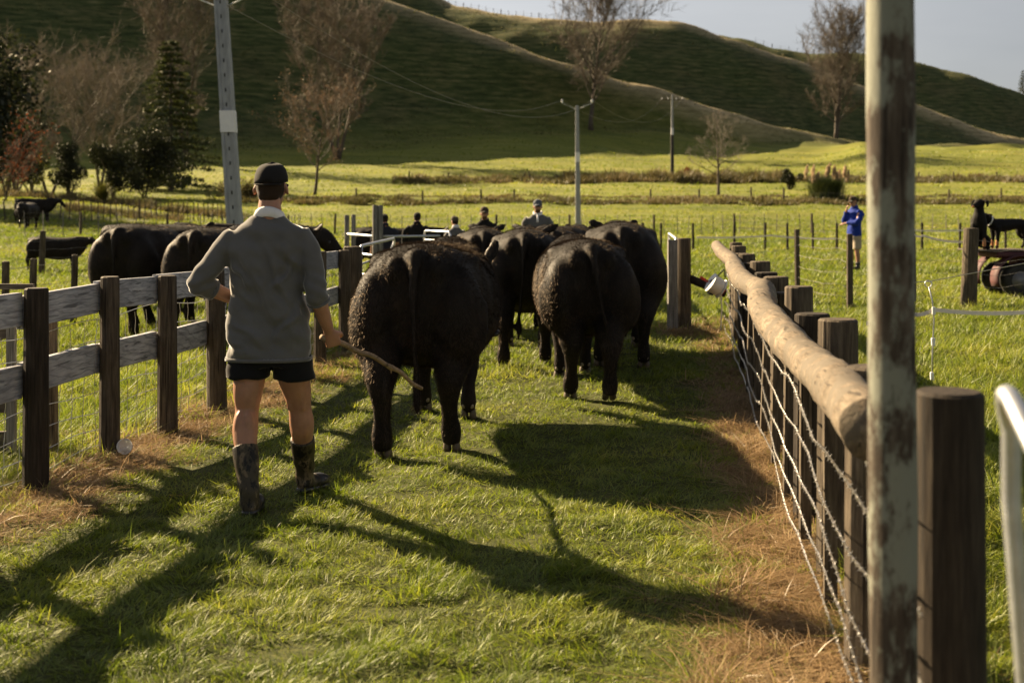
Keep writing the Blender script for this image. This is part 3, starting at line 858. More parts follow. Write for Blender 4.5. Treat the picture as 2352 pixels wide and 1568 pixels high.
# --- thin field fences: posts, battens and wires, every upright a part
_pm = {}
def upright(h, r, n, mat):
    k = (round(h, 2), round(r, 3), n, mat.name)
    if k not in _pm:
        mb = MB(); rings = []
        for z, q in ((-0.2, 1.05), (h * 0.5, 1.0), (h - 0.01, 0.94), (h, 0.8)): rings.append([Vector((r * q * math.cos(2 * math.pi * i / n), r * q * math.sin(2 * math.pi * i / n), z)) for i in range(n)])
        mb.loft(rings); me = mb.mesh('post'); me.materials.append(mat); _pm[k] = me
    return _pm[k]
def field_fence(label, line, posts, battens, h=1.1, r=0.06, zs=(0.2, 0.4, 0.6, 0.8, 1.0), pm=M_post, bm_=M_postg, name='field_fence', wr=0.003, br=0.022, lean=0.05, bh=0.95):
    """line: [(X, D)], posts / battens: lists of (X, D)"""
    x0, d0 = line[0]; off = Vector((x0, d0, gzf(x0, d0))); root = empty(name, off)
    rd = random.Random(len(label))
    for (X, D) in posts:
        o = link('post', upright(h, r, 8, pm), root); o.location = Vector((X, D, gzf(X, D))) - off
        o.rotation_euler = (rd.uniform(-lean, lean) * 0.6, rd.uniform(-lean, lean) * 0.6, rd.uniform(0, 3))
    for (X, D) in battens:
        o = link('batten', upright(bh * h, br, 4, bm_), root); o.location = Vector((X, D, gzf(X, D) + 0.04)) - off
        o.rotation_euler = (rd.uniform(-lean, lean), rd.uniform(-lean, lean) * 1.3, rd.uniform(0, 3))
    pts = []
    for i in range(len(line) - 1):
        for t in np.linspace(0, 1, 12, endpoint=False):
            X = line[i][0] * (1 - t) + line[i + 1][0] * t; D = line[i][1] * (1 - t) + line[i + 1][1] * t; pts.append((X, D))
    pts.append(line[-1])
    for z in zs:
        mb = MB(); mb.tube([Vector((X, D - r * 0.9, gzf(X, D) + z)) - off for X, D in pts], wr, 3, cap=False); mb.build('wire', M_rust, root)
    tag(root, label, 'fence'); return root
def along(line, step, jit=0.0, seed=1, start=0.0):
    r = random.Random(seed); out = []
    for i in range(len(line) - 1):
        a, b = Vector(line[i]), Vector(line[i + 1]); L = (b - a).length; s = start
        while s < L:
            p = a.lerp(b, (s + r.uniform(-jit, jit)) / L); out.append((p.x, p.y)); s += step
    return out
def xd(x, D): return ((x - CX) * D / F, D)

def field_fences():
    # right of the race, near: wooden posts and a strainer
    line = [(2.75, 15.7), xd(1832, 21.5), xd(1952, 18.9), xd(2097, 19.6), xd(2224, 19.2), xd(2420, 19.4)]
    field_fence('wire fence with slim wooden posts between the pole rail and the quad bike', line, line[1:4], [], 1.17, 0.05, (0.15, 0.33, 0.52, 0.72, 0.9, 1.05))
    mb = MB(); p = xd(2224, 19.15); post_mb(mb, p[0], p[1], 1.24, 0.115, n=14, lean=(0.05, 0)); o = mb.build('strainer_post', M_post, None)
    tag(o, 'thick brown strainer post in front of the quad bike', 'post')
    # second line of slim posts in the middle field
    line = [xd(1476, 44.5), xd(1680, 44.5), xd(1990, 44), xd(2420, 44)]
    field_fence('line of slim dark posts behind the person in blue', line, [xd(x, 44.2) for x in (1478, 1518, 1592, 1686, 1757, 1809, 1867, 1922, 2118, 2204, 2310)], [], 1.0, 0.045, (0.4, 0.8), pm=M_postd)
    # batten fence right across the field
    line = [xd(690, 70), xd(1176, 69), xd(1700, 68), xd(2420, 67)]
    bt = along(line, 0.66, 0.08, 3); ps = [p for i, p in enumerate(bt) if i % 7 == 3]; bt = [p for i, p in enumerate(bt) if i % 7 != 3]
    field_fence('long batten fence across the field behind the people', line, ps, bt, 1.15, 0.07, (0.2, 0.4, 0.6, 0.8, 1.0), pm=M_post)
    line = [xd(60, 52), xd(330, 54), xd(560, 60), xd(690, 70)]
    bt = along(line, 0.75, 0.08, 4); ps = [p for i, p in enumerate(bt) if i % 6 == 3]; bt = [p for i, p in enumerate(bt) if i % 6 != 3]
    field_fence('batten fence below the shaded bank on the left', line, ps, bt, 1.1, 0.06)
    # paddock fence behind the cattle on the left
    line = [xd(-60, 27), xd(95, 28), xd(243, 29.5), xd(366, 30), xd(560, 31), xd(760, 32)]
    field_fence('low post fence behind the cattle in the left paddock', line, line[1:5] + [xd(700, 32)], [], 1.05, 0.07)
    # small posts in the left paddock nearer by
    line = [xd(-80, 13.5), xd(12, 14.2), xd(73, 15), xd(168, 16.2), xd(300, 18)]
    field_fence('slim posts of the paddock fence at the left edge', line, line[1:4], [], 0.95, 0.045, (0.3, 0.6, 0.85))
    # fence at the far side of the near field, on the hedge bank
    line = [xd(640, 128), xd(1176, 126), xd(1700, 126), xd(2420, 124)]
    field_fence('sparse post fence along the rough grass bank behind the field', line, [xd(x, 126.5) for x in (818, 971, 1105, 1181, 1494, 1606, 1725, 1800, 2180, 2300)], [], 1.35, 0.10, (0.5, 1.0), wr=0.006)
    line = [xd(900, 174), xd(1400, 172), xd(2420, 170)]
    field_fence('post fence on the upper bank under the rising pasture', line, [xd(x, 172) for x in (940, 1030, 1215, 1295, 1370, 1440, 1560, 2110, 2190, 2290)], [], 1.2, 0.11, (0.5, 1.0), wr=0.006)
    # dark pickets along the bank below the red tree
    line = [xd(-40, 66), xd(180, 70), xd(320, 76), xd(520, 86)]
    bt = along(line, 0.62, 0.1, 6); field_fence('close dark pickets below the red leaved tree', line, [], bt, 1.25, 0.06, (0.3, 0.9), br=0.035, bm_=M_post)
field_fences()

def yard_far():
    # weathered post pair and rails where the people stand
    root = empty('yard_rails', W(868, 560, 20.5) * 1.0); root.location.z = 0; off = Vector(root.location)
    def P(mb, name, mat, **k):
        mb.v = [tuple(Vector(p) - off) for p in mb.v]; return mb.build(name, mat, root, **k)
    for x, r in ((862, 0.055), (874, 0.045)):
        X = (x - CX) * 20.5 / F; mb = MB(); post_mb(mb, X, 20.5, 1.6, r); P(mb, 'post', M_postg)
    for x, d, h in ((797, 22.5, 1.42), (812, 22.5, 1.43)):
        X = (x - CX) * d / F; mb = MB(); post_mb(mb, X, d, h, 0.045); P(mb, 'post', M_postg)
    for z in (0.4, 0.75, 1.08): P(MB().tube([((797 - CX) * 22.5 / F, 22.5, z), ((868 - CX) * 20.5 / F, 20.5, z), ((1010 - CX) * 21 / F, 21, z)], 0.022, 6), 'rail', M_galv, smooth=True)
    tag(root, 'weathered paired posts with steel rails in front of the people behind the cattle', 'rails')
    gate_leaf('steel_hurdle', ((975 - CX) * 23 / F, 23, 0), ((1035 - CX) * 22 / F, 22, 0), 1.13, 'small steel hurdle beside the person in the grey jersey and cap', 6)
yard_far()

def tapes():
    def ribbon(name, pts, w, label, mat=M_tape):
        mb = MB(); P_ = [Vector(p) for p in pts]
        c = []
        for i in range(len(P_) - 1):
            for t in np.linspace(0, 1, 6, endpoint=False): 
                q = P_[i].lerp(P_[i + 1], t); q.z -= 0.03 * 4 * t * (1 - t); c.append(q)
        c.append(P_[-1])
        for i in range(len(c) - 1): mb.beam(c[i], c[i + 1], 0.003, w)
        o = mb.build(name, mat, None); tag(o, label, 'fence tape')
    ribbon('electric_tape', [W(1995, 560, 19.4), W(2097, 537, 19.4), W(2120, 541, 19.5), W(2216, 556, 19.2)], 0.03, 'white tape looped over a slim post top right of the tall pole')
    ribbon('electric_tape', [W(1600, 545, 36), W(1770, 541, 36), W(1920, 548, 36)], 0.045, 'white tape strung across the field left of the person in blue')
    ribbon('electric_tape', [W(1995, 546, 30), W(2090, 528, 30), W(2240, 527, 30)], 0.035, 'pale tape passing behind the seated dog')
    ribbon('electric_tape', [W(1990, 742, 10.9), W(2085, 718, 10.8), W(2143, 711, 10.66), W(2420, 712, 10.6)], 0.035, 'broad pale orange tape tied to the pigtail standard')
    mb = MB(); mb.tube([W(1990, 656, 10.8), W(2136, 646, 10.66), W(2420, 592, 10.4)], 0.004, 5, cap=False); o = mb.build('electric_rope', M_wire, None)
    tag(o, 'thin rope running through the loop of the pigtail standard', 'rope')
    b = G(2140, 890); root = empty('pigtail_standard', b)
    c = [Vector((0.0, 0, -0.1)), Vector((0.006, 0, 0.3)), Vector((0.02, 0, 0.6)), Vector((0.005, 0, 0.76)), Vector((-0.025, 0, 0.88))]
    c += [Vector((-0.03 + 0.03 * math.sin(t) * 1.0, 0, 0.905 - 0.03 * math.cos(t))) for t in np.linspace(0.3, 5.9, 12)]
    MB().tube(c, 0.006, 6).build('rod', M_galv, root, smooth=True)
    for z, dx in ((0.10, 0.002), (0.40, 0.012), (0.67, 0.018)):
        MB().box((dx, 0, z), (0.03, 0.03, 0.07), None, 0.003).build('insulator', M_white, root, bevel=0.005)
    tag(root, 'pigtail standard with white insulators beside the tall pole', 'fence standard')
    b = G(292, 1046); b.z = 0.06; root = empty('plastic_tub', b)
    mb = MB(); rot = Matrix.Rotation(R(80), 3, 'X') @ Matrix.Rotation(R(0), 3, 'Y'); n = 24
    rows = [(0, 0.0005), (0, 0.034), (0.004, 0.038), (0.05, 0.046), (0.052, 0.050), (0.056, 0.050), (0.055, 0.044), (0.006, 0.035), (0.005, 0.0005)]
    mb.loft([[rot @ Vector((r * math.cos(2 * math.pi * k / n), r * math.sin(2 * math.pi * k / n), z)) for k in range(n)] for z, r in rows]); mb.build('tub', M_clear, root, smooth=True)
    tag(root, 'clear plastic tub lying in dead grass by a left fence post', 'tub')
tapes()
# ------------------------------------------------------------------ cattle
def hide_material():
    t = NT('black_hide')
    n = t.noise(6, 6, 0.65); f = t.noise(60, 4, 0.7, stretch=(1, 1, 0.35)); b = t.noise(2.0, 3, 0.5)
    c = t.ramp(n, [(0.3, (0.006, 0.005, 0.004)), (0.6, (0.016, 0.012, 0.009)), (0.8, (0.034, 0.022, 0.014))])
    # dried mud crusts on rump and flanks
    mud = t.noise(9, 6, 0.72); mm = t.ramp(mud, [(0.60, (0, 0, 0)), (0.66, (1, 1, 1))])
    bb = t.ramp(b, [(0.48, (0, 0, 0)), (0.62, (0.75, 0.75, 0.75))])
    m3 = t.mix(1.0, mm, bb, 'MULTIPLY')
    c = t.mix(m3, c, (0.055, 0.042, 0.030))
    r = t.ramp(b, [(0.4, (0.8,) * 3), (0.7, (0.5,) * 3)])
    t.pbr(c, r, spec=0.15, bump=f, bstr=0.2, bdist=0.006, Sheen_Weight=0.0, Sheen_Roughness=0.4, Sheen_Tint=(0.5, 0.3, 0.18, 1))
    return t.m
M_hide = hide_material()
M_fur = leafmat('black_coat_hair', [(0.2, (0.004, 0.0034, 0.003)), (0.6, (0.010, 0.007, 0.005)), (0.86, (0.060, 0.032, 0.017)), (1.0, (0.20, 0.11, 0.055))], trans=0.30, rough=0.44, scale=3, gloss=0.045, gcol=(1.0, 0.82, 0.64))
M_hoof = simple('hoof_horn', (0.10, 0.075, 0.05), 0.6, var=0.4, scale=30)
M_dew = simple('dewclaw_horn', (0.26, 0.21, 0.15), 0.55, var=0.3, scale=40)
M_nose = simple('wet_muzzle', (0.02, 0.018, 0.017), 0.3, var=0.2, scale=20)
M_tagp = simple('ear_tag', (0.75, 0.74, 0.68), 0.5, var=0.1)

TRUNK = [(-0.075, 1.19, 1.05, 0.05), (-0.055, 1.24, 0.92, 0.15), (-0.01, 1.295, 0.76, 0.26), (0.09, 1.335, 0.64, 0.345), (0.25, 1.362, 0.56, 0.39), (0.50, 1.362, 0.52, 0.405), (0.85, 1.335, 0.47, 0.435), (1.15, 1.322, 0.45, 0.435),
         (1.45, 1.325, 0.48, 0.395), (1.70, 1.355, 0.52, 0.33), (1.88, 1.36, 0.60, 0.255), (2.02, 1.36, 0.76, 0.20), (2.14, 1.345, 0.90, 0.15)]

def hoof_mesh():
    mb = MB()
    for s in (-1, 1):
        rings = []
        for z, k, dy in ((0.0, 1.0, 0.012), (0.03, 0.95, 0.006), (0.065, 0.78, -0.006), (0.085, 0.5, -0.012)):
            rings.append([Vector((s * 0.030 + 0.029 * k * math.cos(a), dy + 0.058 * k * math.sin(a) + (0.012 if math.sin(a) > 0.5 else 0), z)) for a in [2 * math.pi * i / 10 for i in range(10)]])
        mb.loft(rings)
    return mb.mesh('hoof', smooth=True)
HOOF = hoof_mesh(); HOOF.materials.append(M_hoof)
def dew_mesh():
    mb = MB()
    mb.ell((0, -0.052, 0.0), (0.017, 0.017, 0.022), nu=8, nv=6)
    return mb.mesh('dewclaw', smooth=True)
DEW = dew_mesh(); DEW.materials.append(M_dew)

def cow_mesh(hl=(0, 0), hr=(0, 0), fl=(0, 0), fr=(0, 0), head=(0, 0), tail=(0, 0), wide=1.0, stance=0.205, seed=0, hairs=60000, voxel=0.018, fuzz=1.0, ear=28):
    """feet: (forward shift, lift); head: (yaw, pitch); tail: sideways swing at its end"""
    mb = MB(); n = 26
    c = crom(TRUNK, 5)
    rings = []
    for y, zt, zb, hw in c:
        zc, hh = (zt + zb) / 2, (zt - zb) / 2; ring = []
        for k in range(n):
            a = 2 * math.pi * k / n; ca, sa = math.cos(a), math.sin(a)
            e = 2 / 2.35
            x = hw * wide * math.copysign(abs(ca) ** e, ca); z = hh * math.copysign(abs(sa) ** e, sa)
            if sa < 0: x *= 1 - 0.10 * abs(sa)
            ring.append(Vector((x, y, zc + z)))
        rings.append(ring)
    mb.loft(rings)
    for s in (-1, 1):       # hook bones, pin bones, shoulder points
        mb.ell((s * 0.26 * wide, 0.42, 1.235), (0.10, 0.20, 0.07)); mb.ell((s * 0.13, 0.0, 1.20), (0.075, 0.10, 0.10))
        mb.ell((s * 0.25 * wide, 0.12, 0.90), (0.17, 0.24, 0.33)); mb.ell((s * 0.24, 1.66, 0.86), (0.13, 0.22, 0.32))
    mb.ell((0, 0.02, 1.275), (0.075, 0.13, 0.075))
    feet = []
    for s, (dy, dz) in ((-1, hl), (1, hr)):
        st = stance * s
        limb(mb, [(s * 0.24 * wide, 0.17, 0.98, 0.20), (s * 0.250 * wide, 0.12 + 0.1 * dy, 0.78, 0.195), (st * 1.10, 0.05 + 0.35 * dy, 0.62 + 0.3 * dz, 0.140), (st * 1.04, -0.035 + 0.55 * dy, 0.485 + 0.6 * dz, 0.099), (st, -0.03 + 0.7 * dy, 0.37 + 0.8 * dz, 0.068), (st, 0.0 + 0.85 * dy, 0.24 + dz, 0.058), (st, 0.02 + dy, 0.145 + dz, 0.074), (st, 0.045 + dy, 0.085 + dz, 0.068), (st, 0.05 + dy, 0.045 + dz, 0.064)])
        feet.append((st, 0.06 + dy, dz, -0.5 if dz > 0.02 else 0))
    for s, (dy, dz) in ((-1, fl), (1, fr)):
        st = stance * 0.92 * s
        limb(mb, [(s * 0.24, 1.64, 0.90, 0.16), (s * 0.22, 1.62 + 0.1 * dy, 0.70, 0.125), (st, 1.60 + 0.4 * dy, 0.52 + dz * 0.5, 0.088), (st, 1.62 + 0.55 * dy, 0.41 + dz * 0.7, 0.078), (st, 1.60 + 0.8 * dy, 0.26 + dz, 0.056), (st, 1.60 + dy, 0.14 + dz, 0.064), (st, 1.625 + dy, 0.08 + dz, 0.058), (st, 1.63 + dy, 0.045 + dz, 0.056)])
        feet.append((st, 1.635 + dy, dz, 0))
    # neck, head, ears
    piv = Vector((0, 2.0, 1.16)); Rm = Matrix.Rotation(head[0], 3, 'Z') @ Matrix.Rotation(head[1], 3, 'X')
    hp = lambda p: piv + Rm @ (Vector(p) - piv)
    limb(mb, [(0, 1.8, 1.12, 0.27), (*hp((0, 2.05, 1.17)), 0.20), (*hp((0, 2.24, 1.22)), 0.150), (*hp((0, 2.32, 1.20)), 0.135)])
    limb(mb, [(*hp((0, 2.26, 1.26)), 0.13), (*hp((0, 2.36, 1.22)), 0.128), (*hp((0, 2.50, 1.10)), 0.105), (*hp((0, 2.64, 0.98)), 0.086), (*hp((0, 2.70, 0.93)), 0.078)])
    for s in (-1, 1):
        er = (Matrix.Rotation(head[0] * 0.5, 3, 'Z') if ear > 60 else Rm) @ Matrix.Rotation(s * R(-ear), 3, 'Y') @ Matrix.Rotation(s * R(20), 3, 'Z')
        limb(mb, [(*hp((s * 0.10, 2.24, 1.30)), 0.035), (*hp((s * 0.15, 2.23, 1.33)), 0.030)], seg=3)
        mb.ell(hp((s * 0.12, 2.235, 1.315)) + er @ Vector((s * 0.095, 0, 0)), (0.125, 0.022, 0.064), er)
    # tail
    tx, ty = tail
    limb(mb, [(0, 0.02, 1.30, 0.05), (0, -0.075, 1.265, 0.046), (tx * 0.1, -0.125, 1.16, 0.036), (tx * 0.3, -0.14, 0.95, 0.028), (tx * 0.6, -0.135, 0.72, 0.024), (tx, -0.125 - ty, 0.52, 0.027), (tx * 1.1, -0.12 - ty, 0.38, 0.034), (tx * 1.12, -0.12 - ty, 0.28, 0.016)], n=8)
    body = fuse(mb, voxel, 12, 0.5); body.materials.append(M_hide); body.name = 'bull'
    # coat: short hairs lying back and down
    body.calc_loop_triangles(); nt = len(body.loop_triangles)
    tri = np.empty(nt * 3, np.int32); body.loop_triangles.foreach_get('vertices', tri); tri = tri.reshape(-1, 3)
    co = np.empty(len(body.vertices) * 3, np.float32); body.vertices.foreach_get('co', co); co = co.reshape(-1, 3)
    a, b, c_ = co[tri[:, 0]], co[tri[:, 1]], co[tri[:, 2]]
    nr = np.cross(b - a, c_ - a); ar = np.linalg.norm(nr, axis=1); nr = nr / np.maximum(ar[:, None], 1e-9)
    r = np.random.default_rng(seed); pk = r.choice(nt, hairs, p=ar / ar.sum())
    u, v = r.uniform(0, 1, hairs), r.uniform(0, 1, hairs); sw = u + v > 1; u[sw], v[sw] = 1 - u[sw], 1 - v[sw]
    P = a[pk] + u[:, None] * (b - a)[pk] + v[:, None] * (c_ - a)[pk]; N = nr[pk]
    wav = 0.4 * np.stack([_wav(P[:, 0] * 1.0, P[:, 2] + P[:, 1], 0.30, 91), _wav(P[:, 0], P[:, 2] - P[:, 1], 0.25, 92), _wav(P[:, 1], P[:, 2], 0.3, 93)], 1)
    g = np.array([0, -0.35, -0.85]) + wav + r.normal(0, 0.22, (hairs, 3)) * 0.6
    g = g - (g * N).sum(1)[:, None] * N
    dr = g * 0.9 + N * np.where(r.uniform(0, 1, hairs) < 0.3, r.uniform(0.5, 1.0, hairs), r.uniform(0.1, 0.4, hairs))[:, None]; dr /= np.linalg.norm(dr, axis=1)[:, None]
    Ln = r.uniform(0.016, 0.034, hairs) * fuzz * np.where(P[:, 2] < 0.5, 0.55, 1.0) * np.where(P[:, 2] < 0.12, 0.5, 1.0)
    Ln = np.where((np.abs(P[:, 0] - tx) < 0.2) & (P[:, 1] < -0.08) & (P[:, 2] < 0.55), Ln * 3, Ln)
    sd = np.cross(dr, N + r.normal(0, 0.4, (hairs, 3))); sd /= np.maximum(np.linalg.norm(sd, axis=1)[:, None], 1e-6)
    w = r.uniform(0.0007, 0.0015, hairs)[:, None]
    base = P - N * 0.002
    V_ = np.stack([base - sd * w, base + sd * w, base + dr * Ln[:, None]], 1).reshape(-1, 3)
    T = np.arange(hairs * 3).reshape(-1, 3)
    coat = np_mesh('coat', V_, T, M_fur)
    tone = np.repeat(np.clip(r.normal(0.3, 0.2, hairs) + 0.25 * (P[:, 2] < 0.8), 0, 1), 3) + np.tile([0, 0, 0.3], hairs)
    at = coat.attributes.new('tone', 'FLOAT', 'POINT'); at.data.foreach_set('value', tone.astype(np.float32))
    em = []
    for s in (-1, 1):
        q = MB(); q.ell(hp((s * 0.098, 2.42, 1.19)), 0.024, nu=8, nv=6); q = q.mesh('eye', smooth=True); q.materials.append(M_black); em.append(q)
    muz = MB(); muz.ell(hp((0, 2.745, 0.93)), (0.062, 0.03, 0.05), Rm @ Matrix.Rotation(R(-35), 3, 'X')); mm = muz.mesh('muzzle', smooth=True); mm.materials.append(M_nose)
    return dict(body=body, coat=coat, feet=feet, eyes=em, muzzle=mm)

def place_cow(C, x, D, rz, label, sc=1.0, group=None, coat=True, parts=True, name='bull', z=None):
    X = (x - CX) * D / F
    o = link(name, C['body']); o.location = (X, D, gzf(X, D) if z is None else z); o.rotation_euler = (0, 0, rz); o.scale = (sc, sc, sc)
    if coat:
        c = link('coat', C['coat'], o); c['kind'] = 'stuff'
    if parts:
        for (fx, fy, fz, rx) in C['feet']:
            h = link('hoof', HOOF, o); h.location = (fx, fy, fz + (0.03 if rx else 0)); h.rotation_euler = (rx, 0, 0)
            for q in (-0.03, 0.03):
                d = link('dewclaw', DEW, o); d.location = (fx + q, fy - 0.012, fz + 0.105)
        [link('eye', e, o) for e in C['eyes']]; link('muzzle', C['muzzle'], o)
    tag(o, label, 'bull', group or 'black cattle walking up the race'); return o

def herd():
    A = cow_mesh(hl=(-0.10, 0), hr=(0.16, 0.0), fl=(0.10, 0.0), fr=(-0.18, 0.0), head=(R(-38), R(-34)), tail=(0.02, -0.03), wide=1.06, seed=1, hairs=180000, voxel=0.019, ear=72)
    B = cow_mesh(hl=(0.22, 0), hr=(-0.08, 0.03), fl=(-0.1, 0), fr=(0.2, 0), head=(R(6), R(-25)), tail=(0.16, 0.02), wide=0.96, stance=0.15, seed=2, hairs=120000, voxel=0.021)
    Cc = cow_mesh(hl=(-0.12, 0), hr=(0.15, 0), fl=(0.1, 0), fr=(-0.15, 0), head=(R(-20), R(-5)), tail=(-0.05, 0), wide=0.97, seed=3, hairs=60000, voxel=0.024)
    Dd = cow_mesh(hl=(0.05, 0), hr=(-0.05, 0), fl=(0, 0), fr=(0.05, 0), head=(R(8), R(-8)), tail=(0.03, 0), wide=1.0, seed=4, hairs=55000, voxel=0.026)
    Gz = cow_mesh(hl=(0.05, 0), hr=(-0.05, 0), fl=(0.15, 0), fr=(-0.1, 0), head=(R(10), R(-52)), tail=(0.03, 0), seed=5, hairs=30000, voxel=0.026)
    place_cow(A, 955, 7.72, R(-4), 'nearest black bull, its rump and one upright ear beside the person with the stick', 0.985)
    place_cow(B, 1358, 9.85, R(2.5), 'black bull with mud-crusted rump and tail swung aside, second nearest', 0.97)
    place_cow(Cc, 1205, 12.0, R(-1), 'black bull between the nearest bull and the mud-crusted one', 1.0)
    place_cow(Dd, 1428, 11.9, R(-4), 'rightmost black bull of the mob, next to the gate posts', 1.035)
    place_cow(Cc, 1112, 14.6, R(3), 'bull whose back shows above the nearest bull, below the person in the brown cap', 0.965)
    place_cow(Dd, 1272, 15.6, R(2), 'bull whose back shows below the person in the rugby jersey', 0.97)
    place_cow(Dd, 1290, 18.9, R(-12), 'farthest bull of the mob, only a dark strip of back', 0.94)
    g = 'black cattle in the left paddock'
    place_cow(Dd, 272, 14.6, R(-9), 'large black bull seen from behind over the left board fence', 1.0, g)
    place_cow(Cc, 446, 13.9, R(-4), 'black bull at the board fence beside the elbow of the person walking', 0.98, g)
    place_cow(Dd, 250, 19.5, R(-86), 'black bull side-on behind the two at the board fence', 0.95, g)
    place_cow(Dd, 430, 23.0, R(-95), 'black bull farther back, its topline just over the two at the board fence', 0.9, g)
    place_cow(Dd, 322, 15.9, R(-87), 'black bull side-on with head and ears right of the person walking', 1.01, g)
    place_cow(Dd, 72, 30.0, R(-88), 'young black bull standing side-on behind the slim paddock posts', 0.63, g)
    place_cow(Dd, 40, 66, R(-85), 'black bull side-on below the dark pickets on the far left', 0.95, g, coat=False)
    place_cow(Gz, 74, 60, R(186), 'pale-nosed grazing bull facing the camera on the far left', 0.95, g, coat=False)
    place_cow(Dd, 820, 26.5, R(-88), 'black bull side-on behind the two dark-clad people in the yard', 0.84, 'cattle in the far yard')
herd()
# ------------------------------------------------------------------ people
def skin_mat(name, col):
    t = NT(name); n = t.noise(14, 4, 0.6); n2 = t.noise(90, 3, 0.6)
    c = t.ramp(n, [(0.3, tuple(x * 0.82 for x in col)), (0.7, tuple(min(1, x * 1.12) for x in col))])
    t.pbr(c, 0.5, spec=0.4, bump=n2, bstr=0.12, bdist=0.003, Subsurface_Weight=0.18, Subsurface_Radius=(0.02, 0.008, 0.004), Subsurface_Scale=0.6)
    return t.m
M_skin = skin_mat('skin', (0.36, 0.185, 0.115))
def cloth(name, col, scale=180, var=0.12, rough=0.9, sheen=0.2):
    t = NT(name); n = t.noise(7, 4, 0.6); w = t.noise(scale, 2, 0.5)
    c = t.ramp(n, [(0.3, tuple(x * (1 - var) for x in col)), (0.7, tuple(x * (1 + var) for x in col))])
    t.pbr(c, rough, spec=0.15, bump=w, bstr=0.25, bdist=0.002, Sheen_Weight=sheen, Sheen_Roughness=0.32)
    return t.m
M_jersey = cloth('grey_jersey', (0.112, 0.110, 0.108), sheen=0.9); M_collar = cloth('white_collar', (0.72, 0.71, 0.72)); M_shorts = cloth('black_shorts', (0.010, 0.010, 0.011))
M_cap = cloth('black_cap', (0.016, 0.015, 0.015), sheen=0.1); M_hair = cloth('dark_hair', (0.030, 0.019, 0.012), 300)
M_navy = cloth('navy_cloth', (0.020, 0.022, 0.032)); M_blackc = cloth('black_cloth', (0.014, 0.013, 0.012)); M_blue = cloth('blue_jacket', (0.010, 0.032, 0.24), rough=0.8)
M_khaki = cloth('khaki_cloth', (0.34, 0.29, 0.22)); M_olive = cloth('olive_cap', (0.075, 0.062, 0.040)); M_steel = cloth('slate_cap', (0.10, 0.11, 0.13)); M_brownc = cloth('brown_cap', (0.07, 0.05, 0.035))
M_rubber = simple('black_rubber', (0.014, 0.013, 0.013), 0.38, var=0.3, scale=20)
M_beard = cloth('brown_beard', (0.09, 0.045, 0.022), 300)
def camo():
    t = NT('camouflage_rubber'); n = t.noise(13, 5, 0.62, stretch=(1, 1, 0.55)); n2 = t.noise(24, 4, 0.7, stretch=(1, 1, 0.4))
    a = t.ramp(n, [(0.40, (0.006, 0.005, 0.004)), (0.43, (0.045, 0.036, 0.020)), (0.53, (0.052, 0.041, 0.024)), (0.56, (0.14, 0.105, 0.062)), (0.62, (0.15, 0.11, 0.068)), (0.66, (0.014, 0.014, 0.009))])
    c = t.mix(t.ramp(n2, [(0.56, (0, 0, 0)), (0.60, (1, 1, 1))]), a, (0.010, 0.009, 0.008))
    t.pbr(c, 0.55, spec=0.3, bump=n, bstr=0.1, bdist=0.004); return t.m
M_camo = camo()

def hand(mb, w, f, n, side, curl=0.6, k=1.0):
    """palm, four fingers and a thumb from wrist w; f along the hand, n the way the fingers curl, side +1 puts the thumb on f x n"""
    w, f, n = Vector(w), Vector(f).normalized(), Vector(n); n = (n - f * n.dot(f)).normalized(); s = f.cross(n).normalized() * side
    mb.tube([w - f * 0.02 * k, w + f * 0.02 * k, w + f * 0.055 * k, w + f * 0.092 * k], [0.026 * k, 0.034 * k, 0.042 * k, 0.041 * k], 10, ry=[0.022 * k, 0.019 * k, 0.017 * k, 0.013 * k], up=n)
    for i, (o, L) in enumerate(((0.031, 0.92), (0.0105, 1.0), (-0.0105, 0.95), (-0.031, 0.75))):
        p = w + f * (0.088 - 0.004 * abs(i - 1)) * k + s * o * k; a = 0; pts = [p - f * 0.012 * k, p]
        for seg in (0.044, 0.029, 0.022):
            a += curl * (1.0 if seg > 0.04 else 1.15); p = p + (f * math.cos(a) + n * math.sin(a)) * seg * L * k; pts.append(p)
        mb.tube(pts, [0.0098 * k, 0.0100 * k, 0.0092 * k, 0.0084 * k, 0.0068 * k], 8)
    p = w + f * 0.026 * k + s * 0.030 * k; d1 = (f * 0.6 + s * 0.65 + n * 0.45).normalized(); d2 = (f * 0.75 + s * 0.1 + n * 0.7).normalized(); d3 = (f * 0.55 - s * 0.35 + n * 0.75).normalized()
    mb.tube([p - d1 * 0.01, p, p + d1 * 0.034 * k, p + (d1 * 0.034 + d2 * 0.028) * k, p + (d1 * 0.034 + d2 * 0.028 + d3 * 0.024) * k], [0.013 * k, 0.0145 * k, 0.0115 * k, 0.0105 * k, 0.008 * k], 8)

